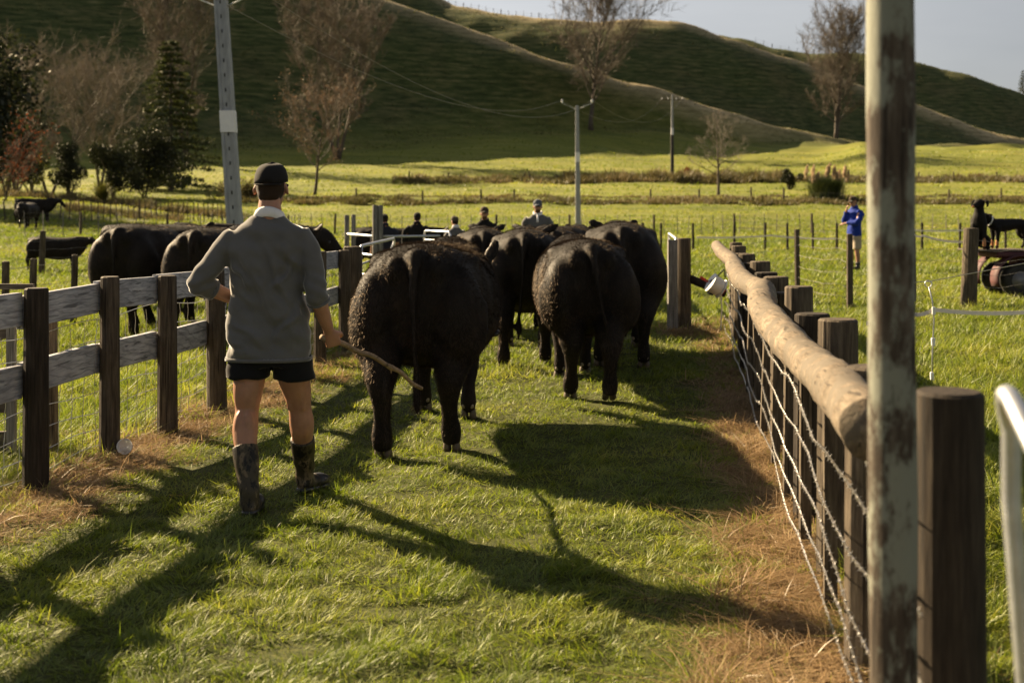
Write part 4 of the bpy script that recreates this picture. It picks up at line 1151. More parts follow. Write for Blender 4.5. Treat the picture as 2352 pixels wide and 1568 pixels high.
def head_parts(mb, c, Rm, k=1.0, ears=True):
    q = lambda p: c + Rm @ (Vector(p) * k)
    mb.ell(q((0, 0, 0.015)), (0.074 * k, 0.093 * k, 0.098 * k), Rm); mb.ell(q((0, 0.030, -0.055)), (0.056 * k, 0.066 * k, 0.066 * k), Rm)
    mb.ell(q((0, 0.068, -0.092)), (0.028 * k, 0.024 * k, 0.022 * k), Rm)                  # chin
    mb.tube([q((0, 0.088, 0.012)), q((0, 0.106, -0.022)), q((0, 0.100, -0.034))], [0.009 * k, 0.015 * k, 0.012 * k], 8)
    mb.ell(q((0, 0.082, 0.028)), (0.052 * k, 0.014 * k, 0.012 * k), Rm)                  # brow
    mb.ell(q((0, 0.083, -0.062)), (0.024 * k, 0.012 * k, 0.010 * k), Rm)                 # lips
    for s in (-1, 1):
        mb.ell(q((s * 0.047, 0.062, -0.022)), (0.020 * k, 0.018 * k, 0.018 * k), Rm)     # cheeks
        if ears: mb.ell(q((s * 0.082, -0.002, -0.012)), (0.011 * k, 0.020 * k, 0.034 * k), Rm @ Matrix.Rotation(s * R(-16), 3, 'Y') @ Matrix.Rotation(s * R(25), 3, 'Z'))
    mb.tube([q((0, -0.022, -0.06)), q((0, -0.030, -0.13))], [0.056 * k, 0.060 * k], 12)

def cap_mesh(c, Rm, k=1.0, snap=True):
    """crown and peak of a baseball cap"""
    q = lambda p: c + Rm @ (Vector(p) * k); mb = MB(); n = 28; rows = []
    for t in np.linspace(0, 1, 9):
        a = t * math.pi / 2; r = math.cos(a); ring = []
        for i in range(n):
            b = 2 * math.pi * i / n
            low = 0.030 - 0.030 * max(0, -math.sin(b)) + 0.022 * max(0, -math.sin(b)) ** 14                     # lower at the back
            bul = r ** 0.62 * (1 + 0.012 * math.sin(6 * b)); ring.append(q((0.0835 * math.cos(b) * bul, 0.101 * math.sin(b) * bul - 0.002, low + (0.122 + 0.008 * math.sin(b) - low) * math.sin(a) ** 0.9)))
        rows.append(ring)
    mb.loft(rows, cap=True)
    cr = mb.mesh('cap_crown', smooth=True)
    pk = MB(); rows = []
    for t, z in ((0, 0.036), (0.5, 0.030), (1.0, 0.014)):
        rows.append([q((0.070 * math.cos(b) * (1 - 0.18 * t), 0.085 + 0.01 * math.sin(b) + t * 0.075 * math.sin(b) ** 0.8, z - 0.02 * abs(math.cos(b)) ** 2)) for b in np.linspace(0.05, math.pi - 0.05, 12)])
    vs = [p for r in rows for p in r]; up = [p + Vector((0, 0, 0.004 * k)) for p in vs]; m = 12; fs = []
    for j in range(2):
        for i in range(m - 1):
            a = j * m + i; fs.append((a, a + 1, a + m + 1, a + m)); a += 36; fs.append((a, a + m, a + m + 1, a + 1))
    edge = [i for i in range(m)] + [m * 2 - 1, m * 3 - 1] + [2 * m + i for i in range(m - 2, -1, -1)] + [m]
    for i in range(len(edge)): a, b = edge[i], edge[(i + 1) % len(edge)]; fs.append((a, a + 36, b + 36, b))
    pk.add(vs + up, fs)
    return cr, pk.mesh('cap_peak', smooth=True)

def torso_rings(rows, n=28, e=0.82, lean=None):
    """rows: x, y, z, half width, half depth"""
    out = []
    for x, y, z, hw, hd in crom(rows, 5):
        out.append([Vector((x + hw * math.copysign(abs(math.cos(a)) ** e, math.cos(a)), y + hd * math.copysign(abs(math.sin(a)) ** e, math.sin(a)), z)) for a in [2 * math.pi * i / n for i in range(n)]])
    return out

def wrinkle(me, fn):
    n = len(me.vertices); co = np.empty(n * 3, np.float32); me.vertices.foreach_get('co', co); co = co.reshape(-1, 3)
    no = np.empty(n * 3, np.float32); me.vertices.foreach_get('normal', no); no = no.reshape(-1, 3)
    co = co + no * fn(co, no)[:, None]; me.vertices.foreach_set('co', co.astype(np.float32).ravel()); me.update()

def mesh_part(name, mb, mat, parent, vox=None, sm=4, fn=None):
    me = fuse(mb, vox, sm) if vox else mb.mesh(name, smooth=True)
    me.name = name
    if fn: wrinkle(me, fn)
    return link(name, me, parent, mat)

def stockman():
    D0 = 6.45; X0 = (615 - CX) * D0 / F
    # ---------------- body
    b = MB(); hc = Vector((0.014, 0.02, 1.690)); Hr = Matrix.Rotation(R(-4), 3, 'Z') @ Matrix.Rotation(R(-5), 3, 'X')
    head_parts(b, hc, Hr, 1.0)
    limb(b, [(0.012, -0.005, 1.60, 0.060), (0.012, -0.015, 1.54, 0.066), (0.01, -0.005, 1.47, 0.055)])
    b.loft(torso_rings([(0.01, 0, 0.80, 0.13, 0.09), (0.01, 0, 0.9, 0.14, 0.09), (0.0, 0, 1.05, 0.13, 0.08), (0.0, 0, 1.3, 0.14, 0.08), (0.005, 0, 1.43, 0.14, 0.07), (0.01, 0, 1.50, 0.06, 0.05)]))
    # arms: left bent with its hand in front of the waist, right hanging with the stick
    le, lw = Vector((-0.355, -0.055, 1.185)), Vector((-0.150, 0.125, 1.065))
    limb(b, [(-0.17, 0, 1.41, 0.040), (-0.27, -0.03, 1.30, 0.036), (*le, 0.036), (*(le.lerp(lw, 0.3)), 0.042), (*(le.lerp(lw, 0.7)), 0.036), (*lw, 0.027)])
    hand(b, lw, (0.8, 0.45, -0.25), (0.1, -0.6, -0.7), -1, 0.35)
    re, rw = Vector((0.262, -0.055, 1.135)), Vector((0.315, 0.055, 0.925))
    limb(b, [(0.17, 0, 1.41, 0.040), (0.235, -0.03, 1.28, 0.036), (*re, 0.036), (*(re.lerp(rw, 0.3)), 0.0445), (*(re.lerp(rw, 0.7)), 0.037), (*rw, 0.028)])
    hf = Vector((0.26, 0.36, -0.88)); hn = Vector((-0.30, 0.80, 0.25)); hand(b, rw, hf, hn, 1, 1.28, 1.06)
    # legs
    limb(b, [(-0.085, 0, 0.84, 0.088), (-0.095, -0.005, 0.70, 0.086), (-0.102, -0.02, 0.60, 0.076), (-0.105, -0.02, 0.51, 0.062), (-0.107, -0.055, 0.42, 0.067), (-0.095, -0.10, 0.335, 0.058), (-0.07, -0.16, 0.22, 0.045), (-0.05, -0.205, 0.10, 0.036)], n=14)
    limb(b, [(0.115, 0, 0.84, 0.088), (0.130, 0.02, 0.70, 0.086), (0.145, 0.06, 0.60, 0.076), (0.155, 0.085, 0.51, 0.062), (0.162, 0.105, 0.42, 0.067), (0.158, 0.15, 0.335, 0.057), (0.153, 0.22, 0.22, 0.045), (0.148, 0.28, 0.10, 0.036)], n=14)
    for cx_, cy_ in ((-0.107, -0.075), (0.162, 0.082)):       # calf muscle heads, hamstrings
        for q_ in (-0.022, 0.022): b.ell((cx_ + q_, cy_, 0.435), (0.034, 0.042, 0.085))
    for cx_, cy_ in ((-0.102, -0.045), (0.145, 0.03)):
        for q_ in (-0.034, 0.034): b.tube([(cx_ + q_ * 0.8, cy_ - 0.012, 0.66), (cx_ + q_, cy_ - 0.010, 0.58), (cx_ + q_ * 1.05, cy_, 0.505)], [0.034, 0.022, 0.012], 8)
    body = fuse(b, 0.0072, 3, 0.5); body.name = 'person'
    o = link('person', body, None, M_skin); o.location = (X0, D0, gzf(X0, D0))
    # ---------------- jersey
    j = MB()
    j.loft(torso_rings([(0.005, 0.005, 0.775, 0.222, 0.145), (0.005, 0.003, 0.80, 0.222, 0.146), (0.008, 0.0, 0.90, 0.218, 0.142), (0.004, 0, 1.02, 0.208, 0.132), (-0.004, 0, 1.15, 0.197, 0.126), (-0.004, -0.004, 1.28, 0.205, 0.128), (0.0, -0.008, 1.38, 0.216, 0.120), (0.003, -0.010, 1.445, 0.198, 0.104), (0.008, -0.012, 1.495, 0.140, 0.086), (0.01, -0.012, 1.535, 0.078, 0.066)]))
    limb(j, [(-0.155, -0.005, 1.425, 0.072), (-0.220, -0.018, 1.365, 0.068), (-0.288, -0.04, 1.275, 0.060), (*le, 0.056), (*(le.lerp(lw, 0.16)), 0.056), (*(le.lerp(lw, 0.30)), 0.051)], n=16)
    limb(j, [(0.16, -0.005, 1.425, 0.072), (0.212, -0.012, 1.36, 0.068), (0.240, -0.028, 1.26, 0.061), (*re, 0.058), (*(re.lerp(rw, 0.12)), 0.058), (*(re.lerp(rw, 0.22)), 0.055)], n=16)
    def folds(p, n):
        x, y, z = p[:, 0], p[:, 1], p[:, 2]
        tor = np.clip((0.24 - np.abs(x)) / 0.06, 0, 1)
        f = 0.0075 * np.sin(26 * (z + 0.95 * x) + 2.2 * np.sin(9 * x + 2)) * np.clip(np.sin(5.0 * (x + 0.5 * z) + 1.0), 0, 1) * tor
        f += 0.0065 * np.sin(17 * x + 5.5 * (z - 1.1) + 1.4 * np.sin(6 * z)) * np.clip((1.38 - z) / 0.25, 0, 1) * tor
        back = np.clip(-n[:, 1] * 1.6 - 0.1, 0, 1)
        for x0, z0, x1, z1, am in ((-0.02, 1.43, 0.19, 0.98, 1.0), (-0.12, 1.36, 0.10, 0.93, 0.8), (0.19, 1.33, 0.03, 1.12, 0.9), (-0.19, 1.31, -0.06, 1.16, 0.8), (-0.20, 1.02, 0.02, 0.86, 0.7), (0.21, 1.10, 0.06, 0.88, 0.9), (-0.17, 1.20, 0.0, 0.98, 0.5), (0.10, 1.40, 0.20, 1.20, 0.8), (-0.21, 0.92, -0.05, 0.82, 0.6)):
            dx, dz = x1 - x0, z1 - z0; LL = math.hypot(dx, dz); t = ((x - x0) * dx + (z - z0) * dz) / LL ** 2; d = ((x - x0) * dz - (z - z0) * dx) / LL + 0.012 * np.sin(9 * t + 20 * x0)
            w = np.clip(np.sin(np.pi * np.clip(t, 0, 1)), 0, 1) ** 0.7 * am * back
            f += w * (0.0062 * np.exp(-(d / 0.013) ** 2) - 0.0052 * np.exp(-((d - 0.030) / 0.016) ** 2))
        sl = np.clip((np.abs(x) - 0.20) / 0.04, 0, 1) * (z > 0.98)
        f *= 1 - sl
        f += sl * 0.0016 * (1 + np.sin(95 * (z + 0.22 * np.abs(x)) + 3.0 * np.sin(14 * y + 5 * x))) * np.clip((1.34 - z) / 0.14, 0, 1)
        f += 0.0035 * _wav(x + y * 0.7, z, 0.13, 201) * (1 - 0.7 * sl)
        return f * np.clip((z - 0.785) / 0.05, 0, 1) * 2.0
    jo = mesh_part('jersey', j, M_jersey, o, 0.0085, 4, folds)
    def ring(c, d, r, rr, name, mat, parent, ry=None):
        d = Vector(d).normalized(); u = d.orthogonal().normalized(); v = d.cross(u); mb = MB()
        pts = [Vector(c) + (u * math.cos(t) + v * math.sin(t)) * r for t in np.linspace(0, 2 * math.pi, 29)]
        mb.tube(pts, rr, 8, cap=False, ry=ry); return mb.build(name, mat, parent, smooth=True)
    ring(re.lerp(rw, 0.225), rw - re, 0.055, 0.009, 'cuff', M_jersey, jo); ring(le.lerp(lw, 0.31), lw - le, 0.050, 0.009, 'cuff', M_jersey, jo)
    hm_ = MB(); hm_.tube([Vector((0.005 + 0.2235 * math.copysign(abs(math.cos(a)) ** 0.82, math.cos(a)), 0.004 + 0.1475 * math.copysign(abs(math.sin(a)) ** 0.82, math.sin(a)), 0.785)) for a in np.linspace(0, 2 * math.pi, 57)], 0.0055, 6, cap=False, ry=0.011); mesh_part('hem', hm_, M_jersey, jo)
    # collar: folded band, higher at the back
    cm = MB(); rows = []
    for z, k, tz in ((1.534, 1.00, 0), (1.552, 1.14, 0), (1.580, 0.98, 0.0), (1.588, 0.93, 0), (1.578, 0.88, 0), (1.536, 0.86, 0)):
        rows.append([Vector((0.011 + 0.080 * k * math.cos(a), -0.008 + 0.076 * k * math.sin(a), z - 0.030 * (1 + math.sin(a)) * 0.5 - 0.018 * abs(math.cos(a)) ** 2)) for a in [2 * math.pi * i / 28 for i in range(28)]])
    cm.loft(rows, cap=False); mesh_part('collar', cm, M_collar, jo)
    # ---------------- shorts
    s = MB()
    s.loft(torso_rings([(0.012, 0, 0.93, 0.172, 0.118), (0.012, 0, 0.86, 0.178, 0.118), (0.012, 0, 0.79, 0.190, 0.124), (0.012, 0, 0.745, 0.195, 0.126)]))
    s.loft(torso_rings([(-0.098, -0.005, 0.84, 0.095, 0.115), (-0.100, -0.008, 0.76, 0.106, 0.118), (-0.104, -0.012, 0.685, 0.112, 0.118)], e=0.95))
    s.loft(torso_rings([(0.118, 0.005, 0.84, 0.095, 0.115), (0.130, 0.015, 0.76, 0.106, 0.118), (0.138, 0.03, 0.668, 0.113, 0.118)], e=0.95))
    mesh_part('shorts', s, M_shorts, o, 0.009, 4, lambda p, n: 0.004 * np.sin(40 * p[:, 0] + 12 * p[:, 2]) * np.clip((0.82 - p[:, 2]) / 0.1, 0, 1) + 0.003 * _wav(p[:, 0], p[:, 2], 0.09, 203))
    # ---------------- boots
    def boot(pts, heel, toe, tz):
        m = MB(); limb(m, pts, n=16); heel, toe = Vector(heel), Vector(toe); d = toe - heel
        m.tube([heel - d * 0.06, heel + d * 0.12, heel + d * 0.45, heel + d * 0.78, toe], [0.030, 0.041, 0.044, 0.050, 0.030], 14, ry=[0.030, 0.047, 0.050, 0.038, 0.022])
        bo = mesh_part('boot', m, M_camo, o, 0.0075, 3, lambda p, n: 0.003 * np.sin(60 * p[:, 2] + 20 * p[:, 0]) * np.clip((0.26 - p[:, 2]) / 0.1, 0, 1))
        sl = MB(); dd = d.normalized(); sd = Vector((dd.y, -dd.x, 0)).normalized(); rows = []
        for t, w in ((-0.10, 0.022), (0.0, 0.036), (0.2, 0.040), (0.5, 0.040), (0.78, 0.049), (0.98, 0.036), (1.06, 0.015)):
            p = heel + d * t; p.z -= 0.030 + tz * t
            rows.append([p + sd * w + Vector((0, 0, 0.012)), p - sd * w + Vector((0, 0, 0.012)), p - sd * w - Vector((0, 0, 0.014)), p + sd * w - Vector((0, 0, 0.014))])
        sl.loft(rows); mesh_part('sole', sl, M_rubber, bo)
        fm = MB(); fm.tube([heel + d * 0.52, heel + d * 0.80, toe + d * 0.02], [0.050, 0.053, 0.030], 14, ry=[0.046, 0.041, 0.024]); mesh_part('toe_cap', fm, M_rubber, bo)
    boot([(-0.098, -0.098, 0.335, 0.068), (-0.085, -0.13, 0.27, 0.066), (-0.066, -0.17, 0.18, 0.056), (-0.055, -0.20, 0.11, 0.052), (-0.052, -0.20, 0.06, 0.052)], (-0.050, -0.235, 0.055), (-0.055, -0.01, 0.045), 0.0)
    boot([(0.158, 0.150, 0.335, 0.067), (0.156, 0.185, 0.27, 0.065), (0.153, 0.24, 0.17, 0.055), (0.150, 0.275, 0.10, 0.052), (0.150, 0.275, 0.07, 0.052)], (0.140, 0.24, 0.060), (0.235, 0.45, 0.050), 0.0)
    # ---------------- cap and hair
    hm = MB(); hm.ell(hc + Hr @ Vector((0, -0.012, 0.0)), (0.0775, 0.088, 0.090), Hr); hm.ell(hc + Hr @ Vector((0, -0.045, -0.045)), (0.060, 0.050, 0.050), Hr); mesh_part('hair', hm, M_hair, o, 0.008, 2)
    cr, pk = cap_mesh(hc, Hr, 1.04); co = link('cap', cr, o, M_cap); link('peak', pk, co, M_cap)
    st = MB(); st.tube([hc + Hr @ (Vector((0.090 * math.cos(a), -0.002 + 0.110 * math.sin(a), 0.020 - 0.020 * max(0, -math.sin(a)))) * 1.0) for a in np.linspace(math.pi * 1.22, math.pi * 1.78, 12)], 0.008, 6, ry=0.004); mesh_part('strap', st, M_cap, co)
    tag(o, 'person in grey jersey, black shorts and camouflage gumboots walking away, cap on, stick in hand', 'person')
    # ---------------- stick
    grip = Vector(o.location) + rw + hf.normalized() * 0.082 + hn.normalized() * 0.032
    tip = W(968, 892, 7.25); d = (tip - grip); L = d.length; d.normalize(); side = d.cross(Vector((0, 0, 1))).normalized(); up = side.cross(d)
    pts, rad = [], []
    for t in np.linspace(-0.10, 1, 24):
        bow = 0.030 * math.sin(math.pi * max(0, t)); pts.append(grip + d * L * t + up * (bow + 0.006 * math.sin(t * 19)) + side * 0.006 * math.sin(t * 13))
        rad.append(0.0155 - 0.004 * t + (0.004 if abs(t - 0.62) < 0.03 else 0))
    m = MB(); m.tube(pts, rad, 10); k = pts[15]; m.tube([k, k + up * -0.03 + d * 0.012], [0.007, 0.003], 6); k = pts[8]; m.tube([k, k + up * 0.03 + d * 0.03], [0.006, 0.003], 6)
    so = m.build('stick', M_stick, None, smooth=True); tag(so, 'crooked bare wooden stick held low towards the nearest bull', 'stick')
M_stick = wood('stick_wood', (0.13, 0.09, 0.055), (0.25, 0.18, 0.115), (0.36, 0.27, 0.18), (6, 3, 6), 8)
stockman()

def bystander(x, D, rz, sc, label, top, capm, legs=M_blackc, bare=False, collar=None, beard=None, glasses=False, arms='down', broad=1.0, headyaw=0.0, headpitch=0.0, long_sleeve=True, z=0.0):
    X = (x - CX) * D / F; b = MB(); hc = Vector((0, 0.03, 1.665)); Hr = Matrix.Rotation(headyaw, 3, 'Z') @ Matrix.Rotation(headpitch, 3, 'X')
    head_parts(b, hc, Hr, 1.03); limb(b, [(0, 0.0, 1.58, 0.060), (0, -0.01, 1.46, 0.08)])
    b.loft(torso_rings([(0, 0, 0.82, 0.15, 0.10), (0, 0, 0.95, 0.15, 0.10), (0, 0, 1.2, 0.16, 0.10), (0, 0, 1.40, 0.17, 0.10), (0, 0, 1.50, 0.06, 0.05)]))
    if arms == 'down': J = {-1: ((-0.27 * broad, -0.03, 1.14), (-0.28 * broad, 0.10, 0.92)), 1: ((0.27 * broad, -0.03, 1.14), (0.28 * broad, 0.10, 0.92))}
    elif arms == 'front': J = {-1: ((-0.27 * broad, -0.02, 1.13), (-0.10, 0.24, 1.05)), 1: ((0.27 * broad, -0.02, 1.13), (0.10, 0.26, 1.03))}
    else: J = {-1: ((-0.25, 0.12, 1.16), (0.06, 0.24, 1.13)), 1: ((0.25, 0.10, 1.16), (0.05, 0.19, 1.47))}
    slv = MB(); slv.loft(torso_rings([(0, 0, 0.82, 0.20 * broad, 0.135), (0, 0, 0.95, 0.20 * broad, 0.135), (0, 0, 1.15, 0.19 * broad, 0.13), (0, 0, 1.32, 0.205 * broad, 0.13), (0, -0.005, 1.42, 0.195, 0.11), (0, -0.005, 1.49, 0.13, 0.08), (0, -0.005, 1.53, 0.075, 0.065)]))
    for s, (e, w) in J.items():
        e, w = Vector(e), Vector(w)
        limb(b, [(s * 0.19, 0, 1.42, 0.055), (*e, 0.044), (*(e.lerp(w, 0.4)), 0.042), (*w, 0.028)])
        d = (w - e).normalized(); hand(b, w, d, Vector((-s, 0.3, 0)) if arms == 'down' else Vector((0, -0.5, -0.8)), -s, 0.5, 1.05)
        e2 = e.lerp(w, 0.82 if long_sleeve else -0.02)
        limb(slv, [(s * 0.165, 0, 1.42, 0.082), (s * 0.235 * broad, -0.01, 1.33, 0.08), (*e.lerp(e2, 0.02), 0.068), (*e.lerp(e2, 0.5), 0.060), (*e2, 0.046)], n=12)
    for s in (-1, 1): limb(b, [(s * 0.10, 0, 0.86, 0.09), (s * 0.105, 0, 0.66, 0.082), (s * 0.11, 0.01, 0.47, 0.058), (s * 0.115, -0.01, 0.34, 0.060), (s * 0.12, -0.02, 0.12, 0.04)], n=12)
    body = fuse(b, 0.017, 2); body.name = 'person'; o = link('person', body, None, M_skin)
    o.location = (X, D, gzf(X, D) + z); o.rotation_euler = (0, 0, rz); o.scale = (sc, sc, sc)
    jo = mesh_part('jacket' if collar is None else 'jersey', slv, top, o, 0.018, 3, lambda p, n: 0.006 * _wav(p[:, 0] + p[:, 1], p[:, 2], 0.16, 211) + 0.004 * np.sin(50 * p[:, 2] + 9 * p[:, 0]) * (np.abs(p[:, 0]) > 0.2))
    cm = MB(); rows = []
    for zz, k in ((1.52, 0.98), (1.55, 1.18), (1.585, 1.0), (1.59, 0.9), (1.54, 0.86)):
        rows.append([Vector((0.083 * k * math.cos(a), -0.005 + 0.080 * k * math.sin(a), zz - 0.055 * max(0, math.sin(a)) - 0.012 * abs(math.cos(a)))) for a in [2 * math.pi * i / 20 for i in range(20)]])
    cm.loft(rows, cap=False); mesh_part('collar', cm, collar or top, jo)
    if collar is not None:
        m = MB(); m.beam((0.0, 0.128, 1.36), (0.0, 0.085, 1.50), 0.045, 0.012, up=(0, 1, 0.3)); mesh_part('placket', m, collar, jo)
    tr = MB(); tr.loft(torso_rings([(0, 0, 0.95, 0.17, 0.12), (0, 0, 0.82, 0.195, 0.13), (0, 0, 0.74, 0.19, 0.125)]))
    for s in (-1, 1):
        if bare: limb(tr, [(s * 0.10, 0, 0.84, 0.10), (s * 0.108, 0, 0.62, 0.105), (s * 0.112, 0.005, 0.50, 0.105)])
        else: limb(tr, [(s * 0.10, 0, 0.84, 0.10), (s * 0.11, 0, 0.5, 0.078), (s * 0.118, -0.01, 0.12, 0.066)])
    mesh_part('shorts' if bare else 'trousers', tr, legs, o, 0.022, 2)
    for s in (-1, 1):
        m = MB(); limb(m, [(s * 0.118, -0.01, 0.20, 0.060), (s * 0.12, -0.015, 0.10, 0.056), (s * 0.12, -0.01, 0.05, 0.05)]); m.tube([(s * 0.12, -0.06, 0.045), (s * 0.125, 0.05, 0.05), (s * 0.135, 0.20, 0.035)], [0.035, 0.048, 0.034], 10, ry=[0.03, 0.045, 0.026]); mesh_part('boot', m, M_rubber, o, 0.016, 2)
    cr, pk = cap_mesh(hc, Hr, 1.08); co = link('cap', cr, o, capm); link('peak', pk, co, capm)
    hm = MB(); hm.ell(hc + Hr @ Vector((0, -0.022, -0.004)), (0.079, 0.080, 0.088), Hr); mesh_part('hair', hm, M_hair, o)
    if beard:
        m = MB(); m.ell(hc + Hr @ Vector((0, 0.052, -0.082)), (0.054, 0.050, 0.050), Hr); mesh_part('beard', m, beard, o, 0.010, 2)
    if glasses:
        go = None
        for s in (-1, 1):
            m = MB(); m.ell(hc + Hr @ Vector((s * 0.034, 0.098, 0.008)), (0.029, 0.008, 0.020), Hr); mesh_part('sunglass_lens', m, M_black, o)
        m = MB(); m.tube([hc + Hr @ Vector((x_, y_, 0.018)) for x_, y_ in ((-0.086, 0.0), (-0.072, 0.085), (0, 0.104), (0.072, 0.085), (0.086, 0.0))], 0.004, 5); mesh_part('sunglass_frame', m, M_black, o)
    else:
        for s in (-1, 1):
            m = MB(); m.ell(hc + Hr @ Vector((s * 0.032, 0.086, 0.006)), (0.012, 0.008, 0.008), Hr, 8, 6); mesh_part('eye', m, M_black, o)
    tag(o, label, 'person', 'people waiting beyond the cattle'); return o

def bystanders():
    bystander(1235, 22.5, R(178), 0.955, 'bearded person in sunglasses and white-collared rugby jersey facing the cattle', M_jersey, M_steel, collar=M_collar, beard=M_beard, glasses=True, arms='front')
    bystander(1113, 21.8, R(176), 0.885, 'person in dark jacket and brown cap facing the camera behind the mob', M_blackc, M_brownc, arms='front', broad=1.02, beard=M_beard)
    bystander(1046, 22.8, R(35), 0.775, 'small person in grey jersey, white collar and cap turned away', M_jersey, M_olive, collar=M_collar, long_sleeve=False)
    bystander(958, 24.5, R(-4), 0.815, 'broad person in dark clothes seen from behind beside the steel hurdle', M_blackc, M_blackc, broad=1.18)
    bystander(884, 23.4, R(20), 0.80, 'person in navy half hidden behind the paired weathered posts', M_navy, M_blackc, broad=1.1, long_sleeve=False)
    bystander(1962, 30.6, R(115), 1.03, 'person in bright blue jacket and khaki shorts standing in the field, hand to chin', M_blue, M_brownc, legs=M_khaki, bare=True, arms='chin', headyaw=R(8), headpitch=R(-12))
bystanders()
# ------------------------------------------------------------------ trees, shrubs, poles
M_bark = wood('bark', (0.045, 0.036, 0.028), (0.10, 0.082, 0.064), (0.18, 0.15, 0.12), (5, 5, 0.8), 6)
M_twig = leafmat('bare_twig', [(0.2, (0.085, 0.070, 0.056)), (0.6, (0.145, 0.120, 0.096)), (0.95, (0.24, 0.20, 0.165))], trans=0.12, rough=0.6, scale=0.4, gloss=0.03)
M_twigg = leafmat('grey_twig', [(0.2, (0.13, 0.11, 0.09)), (0.6, (0.22, 0.19, 0.16)), (0.95, (0.36, 0.32, 0.28))], trans=0.12, rough=0.6, scale=0.4, gloss=0.03)
M_rust_leaf = leafmat('rusty_leaf', [(0.2, (0.075, 0.045, 0.026)), (0.6, (0.14, 0.085, 0.050)), (0.95, (0.26, 0.18, 0.11))], trans=0.4, gloss=0.04)
M_red_leaf = leafmat('red_leaf', [(0.2, (0.07, 0.020, 0.010)), (0.6, (0.16, 0.038, 0.012)), (0.95, (0.30, 0.095, 0.022))], trans=0.45, gloss=0.03)
M_ever = leafmat('evergreen_leaf', [(0.2, (0.009, 0.012, 0.005)), (0.6, (0.022, 0.027, 0.010)), (0.95, (0.060, 0.062, 0.020))], trans=0.3, gloss=0.03)
M_gold = leafmat('golden_leaf', [(0.2, (0.055, 0.060, 0.012)), (0.6, (0.12, 0.12, 0.02)), (0.95, (0.24, 0.21, 0.045))], trans=0.4, gloss=0.03)
M_fir = leafmat('conifer_needle', [(0.2, (0.018, 0.026, 0.008)), (0.6, (0.045, 0.055, 0.014)), (0.95, (0.11, 0.11, 0.03))], trans=0.3, gloss=0.03)
M_rough = leafmat('rough_grass', [(0.15, (0.045, 0.048, 0.012)), (0.45, (0.085, 0.075, 0.024)), (0.7, (0.16, 0.12, 0.055)), (0.95, (0.30, 0.225, 0.125))], trans=0.4, scale=0.25, coord='World', gloss=0.03)
M_flax = leafmat('flax_leaf', [(0.2, (0.03, 0.045, 0.014)), (0.6, (0.06, 0.08, 0.02)), (0.95, (0.13, 0.13, 0.04))], trans=0.3, gloss=0.06)
M_plume = leafmat('pampas_plume', [(0.2, (0.40, 0.30, 0.19)), (0.6, (0.55, 0.43, 0.29)), (0.95, (0.70, 0.58, 0.42))], trans=0.5, gloss=0.02)

def tri_cloud(P, size, seed, aspect=0.55, updir=None, tone=None):
    """many small leaf faces: verts, tris, tone"""
    r = np.random.default_rng(seed); n = len(P); s = size * r.uniform(0.6, 1.4, n)
    d = r.normal(0, 1, (n, 3)); 
    if updir is not None: d = d * 0.5 + updir
    d /= np.linalg.norm(d, axis=1)[:, None]; e = np.cross(d, r.normal(0, 1, (n, 3))); e /= np.linalg.norm(e, axis=1)[:, None]
    V_ = np.stack([P - d * s[:, None] * 0.5 , P + e * (s * aspect * 0.5)[:, None], P + d * s[:, None] * 0.5, P - e * (s * aspect * 0.5)[:, None]], 1).reshape(-1, 3)
    b = np.arange(n) * 4; T = np.concatenate([np.stack([b, b + 1, b + 2], 1), np.stack([b, b + 2, b + 3], 1)])
    tn = np.repeat(np.clip(r.normal(0.45, 0.22, n), 0, 1) if tone is None else tone, 4)
    return V_, T, tn
def cloud_obj(name, V_, T, tn, mat, parent):
    me = np_mesh(name, V_, T, mat); at = me.attributes.new('tone', 'FLOAT', 'POINT'); at.data.foreach_set('value', tn.astype(np.float32))
    return link(name, me, parent)

class Twigs:
    def __init__(self): self.v = []; self.t = []; self.tip = []
    def ribbon(self, pts, w, r):
        m = len(self.v); k = len(pts)
        side = Vector((r.uniform(-1, 1), r.uniform(-1, 1), r.uniform(-0.6, 0.6))).normalized()
        for i, p in enumerate(pts[:-1]):
            q = w * (1 - 0.75 * i / (k - 1)); self.v += [p - side * q, p + side * q]
        self.v.append(pts[-1])
        for i in range(k - 2): a = m + 2 * i; self.t += [(a, a + 1, a + 3), (a, a + 3, a + 2)]
        a = m + 2 * (k - 2); self.t.append((a, a + 1, a + 2)); self.tip.append(pts[-1])

